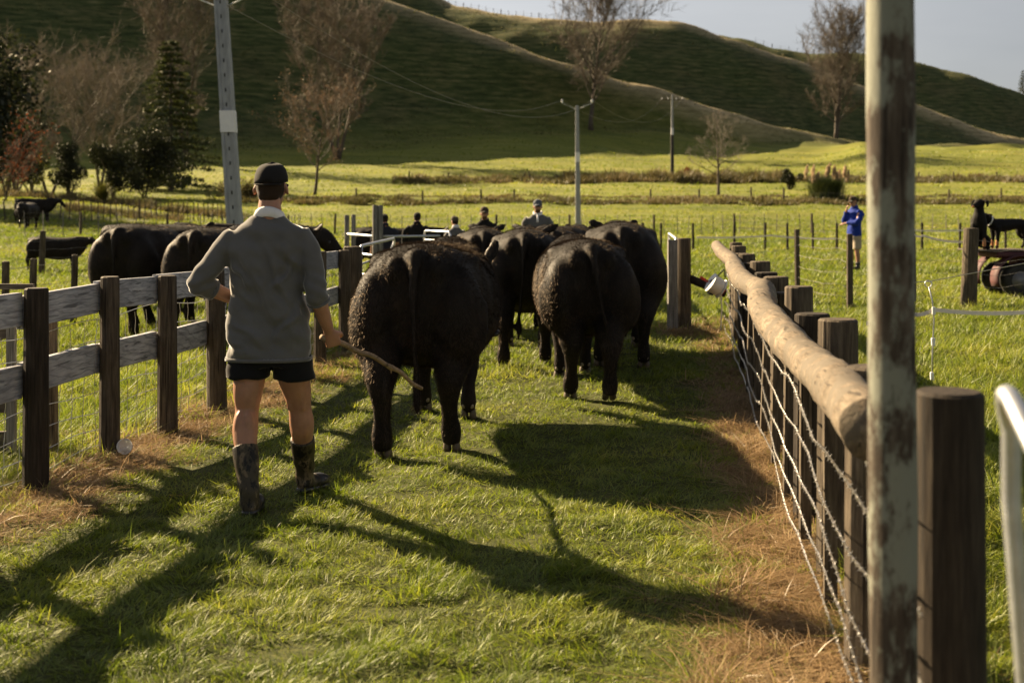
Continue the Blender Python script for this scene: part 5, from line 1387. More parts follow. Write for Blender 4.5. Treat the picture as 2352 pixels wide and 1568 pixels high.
def bare_tree(name, label, base, H, spread, seed, mat=M_twig, nb=16, sub=(7, 6, 5), lo=0.18, rise=0.9, stems=1, lean=(0, 0), width=0.022, leaves=None, nleaf=0, leafsize=0.14, shape='oval', group='bare winter trees', cat='tree'):
    r = random.Random(seed); root = empty(name, base); tk = MB(); tw = Twigs()
    def walk(p, d, L, n, wander, up):
        pts = [p.copy()]
        for i in range(n):
            d = (d + Vector((r.gauss(0, wander), r.gauss(0, wander), r.gauss(0, wander) + up))).normalized(); p = p + d * (L / n); pts.append(p.copy())
        return pts, d
    def env(t):
        if shape == 'oval': return math.sin(math.pi * min(1, max(0.06, (t - lo) / (1 - lo) * 0.86 + 0.12))) ** 0.8
        if shape == 'vase': return 0.35 + 0.65 * t if t < 0.8 else 1.0 - 2.2 * (t - 0.8)
        if shape == 'cone': return max(0.1, 1.15 - t)
        return 1.0
    for s in range(stems):
        a0 = r.uniform(0, 6.28); tilt = 0.0 if stems == 1 else r.uniform(0.12, 0.34)
        Hs = H * (1.0 if s == 0 else r.uniform(0.75, 0.97))
        d0 = Vector((math.cos(a0) * tilt + lean[0], math.sin(a0) * tilt + lean[1], 1)).normalized()
        tr, _ = walk(Vector((r.uniform(-0.3, 0.3) * (stems > 1), r.uniform(-0.3, 0.3) * (stems > 1), -0.3)), d0, Hs, 12, 0.035, 0.02)
        R0 = H * 0.017 / math.sqrt(stems) * 1.15
        tk.tube(tr, [R0 * (1.25 if i == 0 else 1) * max(0.06, 1 - i / 12.2) for i in range(13)], 8)
        for b in range(nb):
            t = lo + (0.97 - lo) * (b + r.random()) / nb; i = min(11, int(t * 12)); p = tr[i].lerp(tr[i + 1], t * 12 - i)
            az = b * 2.4 + r.uniform(-0.5, 0.5); L = spread * env(t) * r.uniform(0.75, 1.15)
            d = Vector((math.cos(az), math.sin(az), rise * r.uniform(0.7, 1.3) + 0.5 * t)).normalized()
            br, _ = walk(p, d, L * 1.15, 6, 0.10, 0.05)
            tk.tube(br, [R0 * 0.42 * (1 - t * 0.6) * max(0.1, 1 - q / 6.2) for q in range(7)], 5)
            for c in range(sub[0]):
                u = 0.25 + 0.75 * (c + r.random()) / sub[0]; q = min(5, int(u * 6)); p2 = br[q].lerp(br[q + 1], u * 6 - q)
                dd = ((br[q + 1] - br[q]).normalized() + Vector((r.gauss(0, 0.6), r.gauss(0, 0.6), r.gauss(0.2, 0.45)))).normalized()
                b2, _ = walk(p2, dd, L * r.uniform(0.3, 0.5), 4, 0.14, 0.06); tw.ribbon(b2, width * 1.7, r)
                for e in range(sub[1]):
                    v = 0.2 + 0.8 * r.random(); q = min(3, int(v * 4)); p3 = b2[q].lerp(b2[q + 1], v * 4 - q)
                    d3 = ((b2[q + 1] - b2[q]).normalized() + Vector((r.gauss(0, 0.6), r.gauss(0, 0.6), r.gauss(0.15, 0.5)))).normalized()
                    b3, _ = walk(p3, d3, L * r.uniform(0.14, 0.26), 3, 0.16, 0.06); tw.ribbon(b3, width, r)
                    for g in range(sub[2]):
                        p4 = b3[r.randint(0, 2)]; d4 = ((b3[-1] - b3[0]).normalized() + Vector((r.gauss(0, 0.7), r.gauss(0, 0.7), r.gauss(0.1, 0.5)))).normalized()
                        tw.ribbon([p4, p4 + d4 * L * r.uniform(0.05, 0.11), p4 + d4 * L * r.uniform(0.12, 0.16) + Vector((0, 0, 0.02))], width * 0.7, r)
    tk.build('trunk', M_bark, root, smooth=True)
    V_ = np.array([tuple(v) for v in tw.v]); T = np.array(tw.t); tn = np.repeat(np.random.default_rng(seed).uniform(0.1, 0.9, len(V_) // 3 + 1), 3)[:len(V_)]
    co = cloud_obj('crown', V_, T, tn, mat, root); co['kind'] = 'stuff'
    if leaves is not None:
        tips = np.array([tuple(v) for v in tw.tip]); rr = np.random.default_rng(seed); k = rr.integers(0, len(tips), nleaf)
        P = tips[k] + rr.normal(0, 0.12, (nleaf, 3)); lo_ = cloud_obj('leaves', *tri_cloud(P, leafsize, seed, 0.7), leaves, root); lo_['kind'] = 'stuff'
    tag(root, label, cat, group); return root

def bush(name, label, base, rx, ry, h, n, mat, seed, leaf=0.16, cat='bush', stems=5, lumps=14, group=None):
    r = np.random.default_rng(seed); root = empty(name, base)
    c = np.column_stack([r.normal(0, 0.42, lumps) * rx, r.normal(0, 0.42, lumps) * ry, r.uniform(0.25, 0.85, lumps) * h]); cr = r.uniform(0.28, 0.5, lumps) * min(rx, h)
    k = r.integers(0, lumps, n); d = r.normal(0, 1, (n, 3)); d /= np.linalg.norm(d, axis=1)[:, None]
    P = c[k] + d * (cr[k] * r.uniform(0.3, 1.05, n) ** 0.5)[:, None]; P[:, 2] = np.abs(P[:, 2])
    o = cloud_obj('crown', *tri_cloud(P, leaf, seed, 0.6), mat, root); o['kind'] = 'stuff'
    tk = MB(); rd = random.Random(seed)
    for s in range(stems):
        e = c[s % lumps]; tk.tube([Vector((rd.uniform(-0.2, 0.2), rd.uniform(-0.2, 0.2), -0.2)), Vector((e[0] * 0.4, e[1] * 0.4, e[2] * 0.5)), Vector(e)], [0.10, 0.07, 0.02], 6)
    tk.build('trunk', M_bark, root); tag(root, label, cat, group); return root

def conifer(label, base, H, W0, seed, name='conifer_tree', tiers=24, group=None):
    r = random.Random(seed); rn = np.random.default_rng(seed); root = empty(name, base); tk = MB()
    tk.tube([Vector((0, 0, -0.3)), Vector((0, 0, H * 0.5)), Vector((0, 0, H))], [H * 0.018, H * 0.011, 0.02], 8)
    P, tn = [], []
    for i in range(tiers):
        t = 0.06 + 0.94 * i / tiers; z = H * t; L0 = W0 * (1.05 - t) ** 0.85
        for b in range(7):
            a = r.uniform(0, 6.28); L = L0 * r.uniform(0.55, 1.15); d = Vector((math.cos(a), math.sin(a), -0.05))
            pts = [Vector((0, 0, z)) + d * L * u + Vector((0, 0, -0.22 * L * u * u + 0.16 * L * u ** 3)) for u in np.linspace(0, 1, 6)]
            tk.tube(pts, [0.05 * (1 - 0.9 * q / 5) * H / 19 for q in range(6)], 4)
            m = int(120 * L / W0) + 14
            for _ in range(m):
                u = r.uniform(0.15, 1.0); q = min(4, int(u * 5)); p = pts[q].lerp(pts[q + 1], u * 5 - q); sp = 0.30 * L * (1.05 - u) + 0.12
                P.append((p.x + r.gauss(0, sp * 0.6), p.y + r.gauss(0, sp * 0.6), p.z + r.gauss(0.03, 0.10)))
    P = np.array(P); tk.build('trunk', M_bark, root)
    V_, T, tnn = tri_cloud(P, 0.50 * H / 19, seed, 0.36); o = cloud_obj('crown', V_, T, tnn, M_fir, root); o['kind'] = 'stuff'
    tag(root, label, 'tree', group); return root

def blade_clump(name, label, base, n, L, rad, mat, seed, w=0.05, spread=0.9, cat='plant', plumes=0, plh=3.0, group=None):
    r = np.random.default_rng(seed); root = empty(name, base); a = r.uniform(0, 6.28, n); s = spread * r.uniform(0.1, 1.0, n); ln = L * r.uniform(0.7, 1.1, n)
    bx, by = r.normal(0, rad * 0.3, n), r.normal(0, rad * 0.3, n); v = []
    for t, k in ((0, 1), (0.5, 0.9), (0.85, 0.5), (1.0, 0)):
        o = ln * s * t ** 1.5; z = ln * (t - 0.42 * s * t * t * t)
        c = np.stack([bx + np.cos(a) * o, by + np.sin(a) * o, z], 1); sd = np.stack([-np.sin(a), np.cos(a), 0 * a], 1) * w * k * 0.5
        v += [c - sd, c + sd] if k else [c]
    V_ = np.stack(v, 1).reshape(-1, 3); b = np.arange(n) * 7; T = np.concatenate([np.stack([b + i, b + j, b + k], 1) for i, j, k in ((0, 1, 3), (0, 3, 2), (2, 3, 5), (2, 5, 4), (4, 5, 6))])
    o = cloud_obj('leaves', V_, T, np.repeat(r.uniform(0, 1, n), 7), mat, root); o['kind'] = 'stuff'
    rd = random.Random(seed)
    for i in range(plumes):
        aa = rd.uniform(0, 6.28); sp = rd.uniform(0.1, 0.45) * rad; h = plh * rd.uniform(0.72, 1.14); e = Vector((math.cos(aa) * sp * 3.6, math.sin(aa) * sp, h))
        st = MB(); st.tube([Vector((0, 0, 0)), e * 0.55, e], [0.02, 0.016, 0.012], 4); st.build('stalk', M_rough, root)
        nn = 480; q = r.uniform(0, 1, nn); P = np.stack([e.x + r.normal(0, 0.085, nn) * np.sin(np.pi * (0.1 + 0.85 * q)) + 0.16 * q, e.y + r.normal(0, 0.10, nn) * np.sin(np.pi * (0.1 + 0.85 * q)), h - 0.55 + 1.15 * q], 1)
        po = cloud_obj('plume', *tri_cloud(P, 0.24, seed + i, 0.25, updir=np.array([0.2, 0, 0.9])), M_plume, root); po['kind'] = 'stuff'
    tag(root, label, cat, group); return root

def at_ground(x, D): X = (x - CX) * D / F; return Vector((X, D, gzf(X, D)))
def knot(x, i): return float(np.interp(x, XS, PROF[:, i, 0]))
def trees():
    bare_tree('bare_tree', 'tall broad bare tree on the hillside behind the cap of the person walking', at_ground(776, 214), 31, 9.5, 3, nb=12, sub=(8, 7, 6), stems=5, lo=0.22, rise=1.3, width=0.044, shape='oval')
    bare_tree('bare_tree', 'smaller tree with a few rusty leaves right of the near power pole', at_ground(722, 140), 10.8, 5.6, 5, nb=20, sub=(8, 6, 5), lo=0.25, rise=0.5, width=0.014, leaves=M_rust_leaf, nleaf=3000, leafsize=0.14, lean=(0.10, 0))
    bare_tree('bare_tree', 'large bare tree on the ridge behind the middle power pole', at_ground(1357, 261), 26.5, 15.0, 8, nb=30, sub=(10, 8, 6), lo=0.2, rise=1.0, width=0.042, shape='oval')
    bare_tree('bare_tree', 'slender grey bare tree left of the pampas clump', at_ground(1650, 139), 9.8, 4.4, 12, mat=M_twigg, nb=24, sub=(7, 6, 4), lo=0.22, rise=0.45, width=0.012, shape='cone')
    bare_tree('bare_tree', 'tall bare poplar in the gully left of the tall pole', at_ground(1920, 296), 31, 12.5, 14, nb=26, sub=(9, 8, 5), lo=0.12, rise=1.4, width=0.045, stems=2)
    bare_tree('bare_tree', 'dim bare tree at the far left above the red leaved tree', at_ground(108, 118), 12.8, 7.0, 17, nb=18, sub=(8, 7, 5), lo=0.25, rise=0.7, width=0.020, stems=2)
    bare_tree('bare_tree', 'tall bare tree rising behind the layered conifer', at_ground(432, 205), 29, 10.0, 19, nb=14, sub=(8, 6, 5), lo=0.2, rise=1.4, width=0.042, stems=3)
    bare_tree('bare_tree', 'low tree with red autumn leaves at the left edge', at_ground(6, 84), 5.6, 3.2, 23, nb=18, sub=(6, 6, 4), lo=0.15, rise=0.5, width=0.010, leaves=M_red_leaf, nleaf=2600, leafsize=0.11, stems=2, group='leafy trees at the left')
    bare_tree('bare_tree', 'brown bare tree between the far left tree and the layered conifer', at_ground(225, 160), 15, 7.5, 27, nb=18, sub=(8, 6, 5), lo=0.15, rise=0.9, width=0.026, stems=2)
    bare_tree('bare_tree', 'brown bare tree at the left edge in front of the shaded hill', at_ground(20, 150), 17, 7.5, 29, nb=18, sub=(8, 6, 5), lo=0.2, rise=0.9, width=0.026)
    conifer('layered dark conifer left of the near power pole', at_ground(392, 150), 19, 7.6, 4)
    conifer('small dark conifer on the far ridge at the right edge', at_ground(2350, knot(2350, 15)), 9, 3.0, 6, tiers=14)
    bush('dark_bush', 'large dark evergreen bush below the layered conifer', at_ground(335, 131), 4.4, 2.6, 8.2, 13000, M_ever, 31, 0.24, lumps=20)
    bush('golden_bush', 'golden green bush at the left edge above the red leaves', at_ground(8, 112), 2.8, 2.2, 5.6, 7000, M_gold, 32, 0.18)
    bush('golden_bush', 'smaller golden green bush beside the dim bare tree', at_ground(72, 116), 1.8, 1.5, 4.6, 5000, M_gold, 33, 0.16)
    bush('dark_bush', 'dark shaggy bush beside the driveway on the left', at_ground(160, 104), 1.9, 1.6, 5.2, 7000, M_ever, 36, 0.16)
    bush('dark_bush', 'dark dense evergreen between the driveway and the large dark bush', at_ground(262, 126), 2.6, 2.0, 6.0, 8000, M_ever, 39, 0.22, lumps=16)
    bush('dark_bush', 'round dark shrub left of the pampas clump', at_ground(1812, 150), 1.35, 1.1, 2.7, 4200, M_ever, 34, 0.16)
    bush('dark_bush', 'low dark shrub on the bank left of the middle power pole', at_ground(560, 128), 3.4, 1.4, 2.2, 5000, M_rough, 35, 0.18)
    bush('orange_bush', 'small orange leaved shrub on the upper bank', at_ground(1572, 171), 0.8, 0.7, 2.0, 1500, M_red_leaf, 37, 0.14)
    bush('evergreen_tree', 'tall dark evergreen cut by the left edge of the picture', Vector((-36.0, 77.0, gzf(-36, 77))), 5.6, 4.0, 13.0, 14000, M_ever, 38, 0.36, lumps=26, cat='tree')
    bush('evergreen_tree', 'dark evergreen behind the red leaved tree', at_ground(40, 101), 3.6, 2.6, 8.0, 8000, M_ever, 45, 0.24, lumps=20, cat='tree')
    blade_clump('pampas_clump', 'pampas clump with pale plumes left of the tall pole', at_ground(1898, 129), 2200, 2.7, 1.9, M_flax, 41, 0.06, 0.85, plumes=15, plh=2.9)
    blade_clump('flax_plant', 'spiky green flax plant below the driveway', at_ground(236, 97), 260, 1.9, 0.4, M_gold, 43, 0.06, 1.0)
trees()

def rough_banks():
    """long weedy grass on the banks, too thick to count"""
    r = np.random.default_rng(77); X_, D_, L_ = [], [], []
    for D0, D1, x0, x1, n, lo, hi in ((121.5, 128, 560, 2450, 26000, 0.12, 0.75), (133, 137, 700, 2450, 9000, 0.15, 0.4), (164, 177, 900, 2450, 24000, 0.15, 0.95), (92, 99, -60, 560, 9000, 0.3, 0.9), (76, 84, 150, 420, 4000, 0.2, 0.6), (165, 176, 1300, 1800, 12000, 0.6, 1.9)):
        D = r.uniform(D0, D1, n); x = r.uniform(x0, x1, n); X = (x - CX) * D / F
        lump = np.clip(0.5 + 0.6 * _wav(X, D, 3.5, int(D0)) + 0.3 * _wav(X, D, 1.3, int(D0) + 1), 0.0, 1.4); k = r.uniform(0, 1, n) < np.clip(0.25 + lump, 0, 1)
        X_.append(X[k]); D_.append(D[k]); L_.append((lo + (hi - lo) * lump[k]) * r.uniform(0.6, 1.1, k.sum()))
    X, D, L = map(np.concatenate, (X_, D_, L_))
    o = blade_field('rough_grass', X, D, L, 0.0011 * D, 0.55, M_rough, 83, 1); tag(o, 'long brown weedy grass along the banks behind the field', 'rough grass', kind='stuff')
    n = 105000; D = 200 + 330 * r.uniform(0, 1, n) ** 1.3; x = r.uniform(-120, 2480, n); X = (x - CX) * D / F
    k = D > np.interp(x, XS, PROF[:, 8, 0]) - 4; D, X, x = D[k], X[k], x[k]; n = len(D)
    lump = np.clip(0.5 + 0.5 * _wav(X, D, 9, 51) + 0.3 * _wav(X, D, 3, 52), 0, 1.4)
    o = blade_field('hill_grass', X, D, (0.12 + 0.30 * lump) * r.uniform(0.5, 1.2, n), 0.0013 * D, 0.7, M_hillg, 85, 1); tag(o, 'short tufted grass over the shaded hill faces', 'hill grass', kind='stuff')
M_hillg = leafmat('hill_grass_tuft', [(0.15, (0.042, 0.058, 0.017)), (0.45, (0.078, 0.088, 0.028)), (0.7, (0.14, 0.125, 0.052)), (0.95, (0.30, 0.24, 0.13))], trans=0.45, scale=0.05, coord='World', gloss=0.02)
rough_banks()

def skyline_fences():
    def ridge(x, i): D = knot(x, i) + 0.5; return ((x - CX) * D / F, D)
    for x0, x1, i, lab in ((1030, 1480, 13, 'batten fence on the skyline of the main ridge'), (1735, 1985, 15, 'batten fence on the skyline left of the bare poplar')):
        line = [ridge(x, i) for x in np.linspace(x0, x1, 14)]; bt = along(line, 1.9, 0.15, 9)
        dd = {}
        line2 = line; pts = []
        for a, b in zip(line[:-1], line[1:]):
            n = max(1, int(math.dist(a, b) / 1.9))
            for k in range(n): t = k / n; pts.append((a[0] + (b[0] - a[0]) * t, a[1] + (b[1] - a[1]) * t))
        ps = pts[2::5]; bb = [p for k, p in enumerate(pts) if k % 5 != 2]
        field_fence(lab, line, ps, bb, 1.75, 0.13, (0.6, 1.2), pm=M_postd, bm_=M_postd, br=0.07, wr=0.02, lean=0.04)
skyline_fences()

M_conc = simple('concrete_pole', (0.30, 0.31, 0.33), 0.85, var=0.2, scale=5, stretch=(2, 2, 0.5), bstr=0.3)
M_band = simple('pale_sleeve', (0.72, 0.71, 0.72), 0.35, var=0.05, scale=8)
M_dpole = simple('tarred_pole', (0.035, 0.032, 0.030), 0.8, var=0.3, scale=5)
M_porc = simple('porcelain', (0.75, 0.75, 0.74), 0.25, var=0.05)
def power_pole(label, base, H, w0, w1, lean, bandz, bands, arm_z, arm_l, shaft=M_conc, holes=True, crossarm=False, band_m=M_band, wrap=0.0):
    root = empty('power_pole', base); L = Vector(lean)
    P = lambda z, dx=0, dy=0: Vector((dx, dy, z)) + L * (z / H)
    W_ = lambda z: w0 + (w1 - w0) * z / H
    n = 14; zs = np.linspace(-0.4, H, n); mb = MB(); rings = []
    for z in zs:
        w = W_(z) / 2; d = w * 0.72; q = w * 0.36; e = d * 0.72
        rings.append([P(z, *p) for p in ((-w, -d), (-w + q, -d), (-w + q * 1.15, -e), (w - q * 1.15, -e), (w - q, -d), (w, -d), (w, d), (-w, d))])
    mb.loft(rings); mb.build('shaft', shaft, root)
    if holes:
        z = 1.2
        while z < H - 0.4:
            w = W_(z); m = MB(); m.box(P(z, 0, -w * 0.36 * 0.72 - 0.004), (w * 0.10, 0.01, 0.09)); m.build('step_hole', M_black, root); z += 0.36
    m = MB(); z0, z1 = bandz, bandz + bands; rings = []
    for z in (z0, z1):
        w = W_(z) / 2 + 0.012; d = w * 0.74 + 0.006; rings.append([P(z, *p) for p in ((-w, -d), (w, -d), (w, d), (-w, d))])
    m.loft(rings); m.build('sleeve', band_m, root)
    if wrap:
        m = MB(); rings = []
        for z in (-0.2, wrap):
            w = W_(z) / 2 + 0.02; d = w * 0.76 + 0.006; rings.append([P(z, *p) for p in ((-w, -d), (w, -d), (w, d), (-w, d))])
        m.loft(rings); m.build('dark_base', M_dpole, root)
    if crossarm:
        m = MB(); m.box(P(arm_z), (arm_l * 2, 0.12, 0.12)); m.build('crossarm', M_post, root)
        tips = [P(arm_z + 0.06, s * arm_l * k) for s in (-1, 1) for k in (0.9, 0.35)]
    else:
        tips = []
        for s in (-1, 1):
            a, b = P(arm_z), P(arm_z + arm_l * 0.45, s * arm_l); m = MB(); m.tube([a, a.lerp(b, 0.6) + Vector((0, 0, -0.02)), b], 0.018, 8); m.build('bracket', M_galv, root, smooth=True); tips.append(b)
    for t in tips:
        m = MB(); k = 10
        m.loft([[t + Vector((r * math.cos(2 * math.pi * i / k), r * math.sin(2 * math.pi * i / k), z)) for i in range(k)] for z, r in ((0, 0.05), (0.05, 0.095), (0.09, 0.06), (0.13, 0.10), (0.17, 0.06), (0.21, 0.085), (0.27, 0.03))]); m.build('insulator', M_porc, root, smooth=True)
    tag(root, label, 'power pole', 'power poles along the valley'); return [Vector(base) + t + Vector((0, 0, 0.24)) for t in tips]
def poles():
    b1 = at_ground(546, 30); t1 = power_pole('tall grey concrete power pole behind the person walking', b1, 9.6, 0.37, 0.28, (-0.60, 0, 0), 3.40, 0.53, 6.45, 0.75)
    b2 = at_ground(1328, 93); t2 = power_pole('grey power pole with white insulators behind the person in sunglasses', b2, 9.2, 0.42, 0.24, (-0.08, 0, 0), 4.9, 0.75, 8.9, 1.15, holes=False)
    b3 = at_ground(1544, 182); t3 = power_pole('dark-footed distant power pole left of the slender grey tree', b3, 12.0, 0.50, 0.22, (0, 0, 0), 6.0, 1.0, 11.2, 1.7, shaft=M_conc, holes=False, crossarm=True, wrap=5.95)
    def span(a, b, sag, label):
        pts = []
        for t in np.linspace(0, 1, 40): p = a.lerp(b, t); p.z -= sag * 4 * t * (1 - t); pts.append(p)
        m = MB(); m.tube(pts, 0.010, 4, cap=False); o = m.build('power_line', M_rust, None); tag(o, label, 'power line')
    span(t1[0], t2[0], 1.8, 'upper left wire strung from the near power pole to the middle one'); span(t1[1], t2[1], 2.2, 'lower right wire strung from the near power pole to the middle one')
    span(t2[0], t3[0], 2.6, 'left wire from the middle power pole to the distant one'); span(t2[1], t3[2], 2.6, 'right wire from the middle power pole to the distant one')
    off = Vector((-9, -22, 1.0)); span(t1[0], b1 + off + Vector((-0.5, 0, 6)), 0.4, 'wire leaving the near power pole over the camera to the left')
poles()
def driveway():
    P0 = [xd(40, 92), xd(140, 96), xd(215, 103), xd(300, 112)]; v = []; f = []
    for i, (X, D) in enumerate(P0):
        for s in (-2.0, 2.0): v.append((X, D + s, gzf(X, D + s) + 0.12))
    for i in range(len(P0) - 1): f.append((2 * i, 2 * i + 2, 2 * i + 3, 2 * i + 1))
    me = bpy.data.meshes.new('path'); me.from_pydata(v, [], f); me.update(); o = link('path', me, None, simple('gravel', (0.30, 0.28, 0.26), 0.9, var=0.2, scale=4)); tag(o, None, None, kind='structure')
driveway()
# ------------------------------------------------------------------ quad bike and dogs at the right edge
M_dog = simple('black_dog_coat', (0.006, 0.005, 0.0045), 0.75, spec=0.2, var=0.4, scale=14, bstr=0.5, bdist=0.01)
M_tan = simple('tan_dog_coat', (0.40, 0.17, 0.06), 0.7, var=0.25, scale=20)
M_fade = simple('faded_red_plastic', (0.055, 0.012, 0.013), 0.7, var=0.25, scale=6)
M_grey = simple('grey_plastic', (0.16, 0.16, 0.17), 0.6, var=0.2, scale=8)
M_tyre = simple('tyre_rubber', (0.018, 0.017, 0.016), 0.85, var=0.3, scale=20)
QX, QD = 9.42, 21.6
def quad():
    g = gzf(QX, QD); root = empty('quad_bike', (QX, QD, g))
    def wheel(x, y):
        t = MB(); n = 28; prof = [(-0.11, 0.16), (-0.12, 0.25), (-0.09, 0.29), (0, 0.30), (0.09, 0.29), (0.12, 0.25), (0.11, 0.16)]
        rows = []
        for i in range(n):
            a = 2 * math.pi * i / n; k = 1.0 + (0.022 if i % 2 else 0); rows.append([Vector((x + r * (k if r > 0.27 else 1) * math.cos(a), y + w, 0.30 + r * (k if r > 0.27 else 1) * math.sin(a))) for w, r in prof])
        m = len(prof); v = [p for q in rows for p in q]; f = [(i * m + j, ((i + 1) % n) * m + j, ((i + 1) % n) * m + j + 1, i * m + j + 1) for i in range(n) for j in range(m - 1)]
        t.add(v, f); w_ = t.build('wheel', M_tyre, root, smooth=True)
        r_ = MB(); 
        r_.loft([[Vector((x + r * math.cos(2 * math.pi * i / 20), y + z, 0.30 + r * math.sin(2 * math.pi * i / 20))) for i in range(20)] for z, r in ((-0.105, 0.165), (-0.06, 0.13), (-0.055, 0.05), (0.055, 0.05), (0.06, 0.13), (0.105, 0.165))]); r_.build('rim', M_grey, w_, smooth=True)
    for x in (-0.62, 0.62):
        for y in (-0.42, 0.42): wheel(x, y)
    def fender(cx, y):
        m = MB(); out, inn = [], []
        for a in np.linspace(R(200), R(-18), 16):
            for lst, r in ((out, 0.40), (inn, 0.385)): lst.append(Vector((cx + r * 1.08 * math.cos(a), 0, 0.33 + r * math.sin(a) * 1.02)))
        v = []; 
        for s in (y - 0.17, y + 0.17): v += [p + Vector((0, s, 0)) for p in out] + [p + Vector((0, s, 0)) for p in inn]
        k = 16; f = []
        for i in range(k - 1): f += [(i, i + 1, 2 * k + i + 1, 2 * k + i), (k + i, 3 * k + i, 3 * k + i + 1, k + i + 1), (i, k + i, k + i + 1, i + 1), (2 * k + i, 2 * k + i + 1, 3 * k + i + 1, 3 * k + i)]
        f += [(0, 2 * k, 3 * k, k), (k - 1, 2 * k - 1, 4 * k - 1, 3 * k - 1)]; m.add(v, f); m.build('fender', M_fade, root, smooth=True)
    for x in (-0.62, 0.62):
        for y in (-0.42, 0.42): fender(x, y)
    m = MB(); m.loft([[Vector((x, y_ * w, z_)) for y_, z_ in ((-1, z0), (1, z0), (1, z1), (-1, z1))] for x, w, z0, z1 in ((-0.55, 0.2, 0.42, 0.68), (-0.2, 0.24, 0.34, 0.66), (0.2, 0.22, 0.34, 0.74), (0.55, 0.2, 0.42, 0.72))]); m.build('body', M_fade, root, bevel=0.02)
    m = MB(); m.box((0, 0, 0.40), (0.62, 0.92, 0.26)); m.build('footwell', M_black, root, bevel=0.03)
    m = MB(); m.box((-0.64, 0, 0.74), (0.74, 0.96, 0.12)); m.build('rear_cowl', M_fade, root, bevel=0.04)
    m = MB(); m.box((0.64, 0, 0.74), (0.74, 0.96, 0.12)); m.build('front_cowl', M_fade, root, bevel=0.04)
    m = MB(); m.ell((-0.12, 0, 0.75), (0.42, 0.17, 0.10)); m.build('seat', M_black, root, smooth=True)
    for x, s in ((-0.66, 1), (0.66, 1)):
        for y in np.linspace(-0.42, 0.42, 6): MB().tube([(x - 0.30, y, 0.80), (x + 0.30, y, 0.80)], 0.014, 6).build('rack_bar', M_grey, root, smooth=True)
        for xx in (x - 0.30, x + 0.30): MB().tube([(xx, -0.44, 0.80), (xx, 0.44, 0.80)], 0.016, 6).build('rack_bar', M_grey, root, smooth=True)
    m = MB(); m.box((-0.80, 0, 0.815), (1.12, 0.92, 0.02)); m.build('deck', M_boardd, root, bevel=0.003)
    m = MB(); m.ell((-0.40, -0.30, 0.74), (0.26, 0.18, 0.09)); m.build('folded_sack', M_grey, root, smooth=True)
    MB().tube([(0.30, -0.38, 1.02), (0.24, -0.2, 1.0), (0.32, 0, 0.92), (0.24, 0.2, 1.0), (0.30, 0.38, 1.02)], 0.016, 8).build('handlebar', M_black, root, smooth=True)
    tag(root, 'faded red quad bike behind the thick strainer post', 'quad bike')
quad()
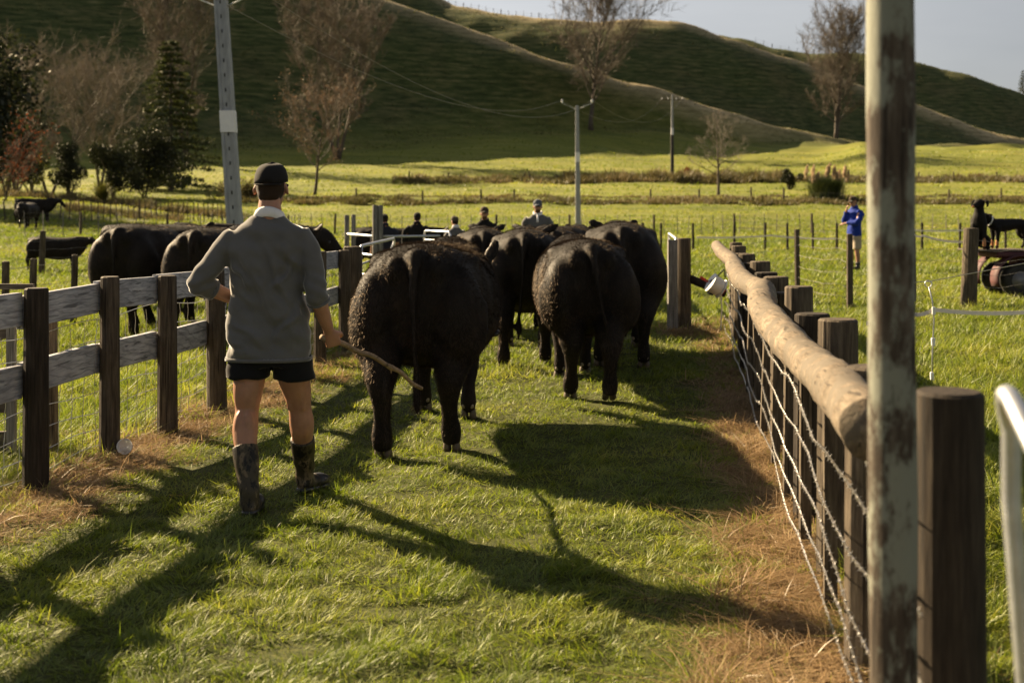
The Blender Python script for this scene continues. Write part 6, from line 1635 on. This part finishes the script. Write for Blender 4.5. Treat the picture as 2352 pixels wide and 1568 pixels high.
def dogs():
    z0 = gzf(QX, QD) + 0.826
    # seated dog, chest towards the camera, head turned left
    b = MB(); limb(b, [(0, 0.20, 0.12, 0.13), (0, 0.12, 0.25, 0.145), (0, 0.0, 0.40, 0.135), (0, -0.05, 0.52, 0.115), (0, -0.06, 0.62, 0.085), (0, -0.08, 0.70, 0.075)])
    for s in (-1, 1):
        limb(b, [(s * 0.075, -0.05, 0.42, 0.062), (s * 0.075, -0.09, 0.24, 0.038), (s * 0.075, -0.10, 0.06, 0.030), (s * 0.075, -0.13, 0.022, 0.034)])
        limb(b, [(s * 0.10, 0.18, 0.16, 0.10), (s * 0.14, 0.02, 0.14, 0.065), (s * 0.14, 0.06, 0.03, 0.034), (s * 0.14, -0.07, 0.024, 0.032)])
    hm = Matrix.Rotation(R(-38), 3, 'Z'); hc = Vector((0, -0.09, 0.76)); q = lambda p: hc + hm @ Vector(p)
    b.ell(hc, (0.082, 0.10, 0.078), hm); limb(b, [(*q((0, -0.06, -0.01)), 0.058), (*q((0, -0.14, -0.035)), 0.042), (*q((0, -0.19, -0.045)), 0.032)])
    for s in (-1, 1): b.tube([q((s * 0.07, 0.02, 0.05)), q((s * 0.125, 0.02, 0.045)), q((s * 0.145, 0.0, -0.03)), q((s * 0.135, -0.01, -0.07))], [0.03, 0.04, 0.034, 0.012], 8, ry=[0.015, 0.015, 0.013, 0.008])
    limb(b, [(0.02, 0.30, 0.06, 0.03), (0.12, 0.42, 0.03, 0.026), (0.25, 0.46, 0.025, 0.016)])
    me = fuse(b, 0.014, 3); o = link('dog', me, None, M_dog); o.location = (W(2248, 500, QD - 0.15).x, QD - 0.15, z0); o.rotation_euler = (0, 0, R(-14)); o.scale = (1.06,) * 3
    for s in (-1, 1): m = MB(); m.ell((s * 0.075, -0.118, 0.10), (0.026, 0.020, 0.10)); mesh_part('tan_foreleg', m, M_tan, o)
    m = MB(); m.ell(q((0, -0.185, -0.052)), (0.026, 0.022, 0.018), hm); mesh_part('tan_muzzle', m, M_tan, o)
    m = MB(); m.ell(q((0, -0.222, -0.038)), (0.015, 0.011, 0.011), hm); mesh_part('nose', m, M_black, o)
    tag(o, 'black and tan dog sitting upright on the back of the quad bike', 'dog')
    # standing dog, side on, head to the left and lowered
    b = MB(); limb(b, [(0.30, 0, 0.44, 0.095), (0.12, 0, 0.44, 0.105), (-0.12, 0, 0.42, 0.125), (-0.28, 0, 0.44, 0.11), (-0.36, 0, 0.50, 0.085), (-0.42, 0, 0.545, 0.075)])
    for y in (-0.075, 0.075):
        limb(b, [(-0.25, y, 0.40, 0.07), (-0.25, y, 0.25, 0.042), (-0.26, y, 0.08, 0.028), (-0.28, y, 0.02, 0.032)])
        limb(b, [(0.30, y, 0.42, 0.09), (0.27, y, 0.27, 0.058), (0.36, y, 0.17, 0.030), (0.34, y, 0.06, 0.025), (0.31, y, 0.02, 0.030)])
    b.ell((-0.45, 0, 0.57), (0.095, 0.075, 0.072)); limb(b, [(-0.50, 0, 0.56, 0.052), (-0.58, 0, 0.53, 0.038), (-0.62, 0, 0.52, 0.030)])
    for s in (-1, 1): b.tube([(-0.42, s * 0.06, 0.62), (-0.40, s * 0.11, 0.61), (-0.41, s * 0.125, 0.54)], [0.03, 0.036, 0.012], 8, ry=[0.014, 0.014, 0.008])
    limb(b, [(0.36, 0, 0.46, 0.035), (0.46, 0, 0.36, 0.028), (0.52, 0, 0.22, 0.018)])
    me = fuse(b, 0.014, 3); o = link('dog', me, None, M_dog); o.location = (W(2322, 500, QD).x, QD + 0.12, z0); o.scale = (1.0,) * 3; o.rotation_euler = (0, 0, R(10))
    for y in (-0.075, 0.075): m = MB(); m.ell((-0.26, y, 0.10), (0.032, 0.030, 0.10)); mesh_part('tan_foreleg', m, M_tan, o)
    m = MB(); pts = [Vector((-0.365 + 0.05 * math.sin(t) * 0.6, 0.092 * math.cos(t), 0.505 + 0.085 * math.sin(t))) for t in np.linspace(0, 2 * math.pi, 17)]; m.tube(pts, 0.012, 6, cap=False); mesh_part('collar', m, M_white, o)
    tag(o, 'black dog with pale collar standing behind the seated one on the quad bike', 'dog')
dogs()
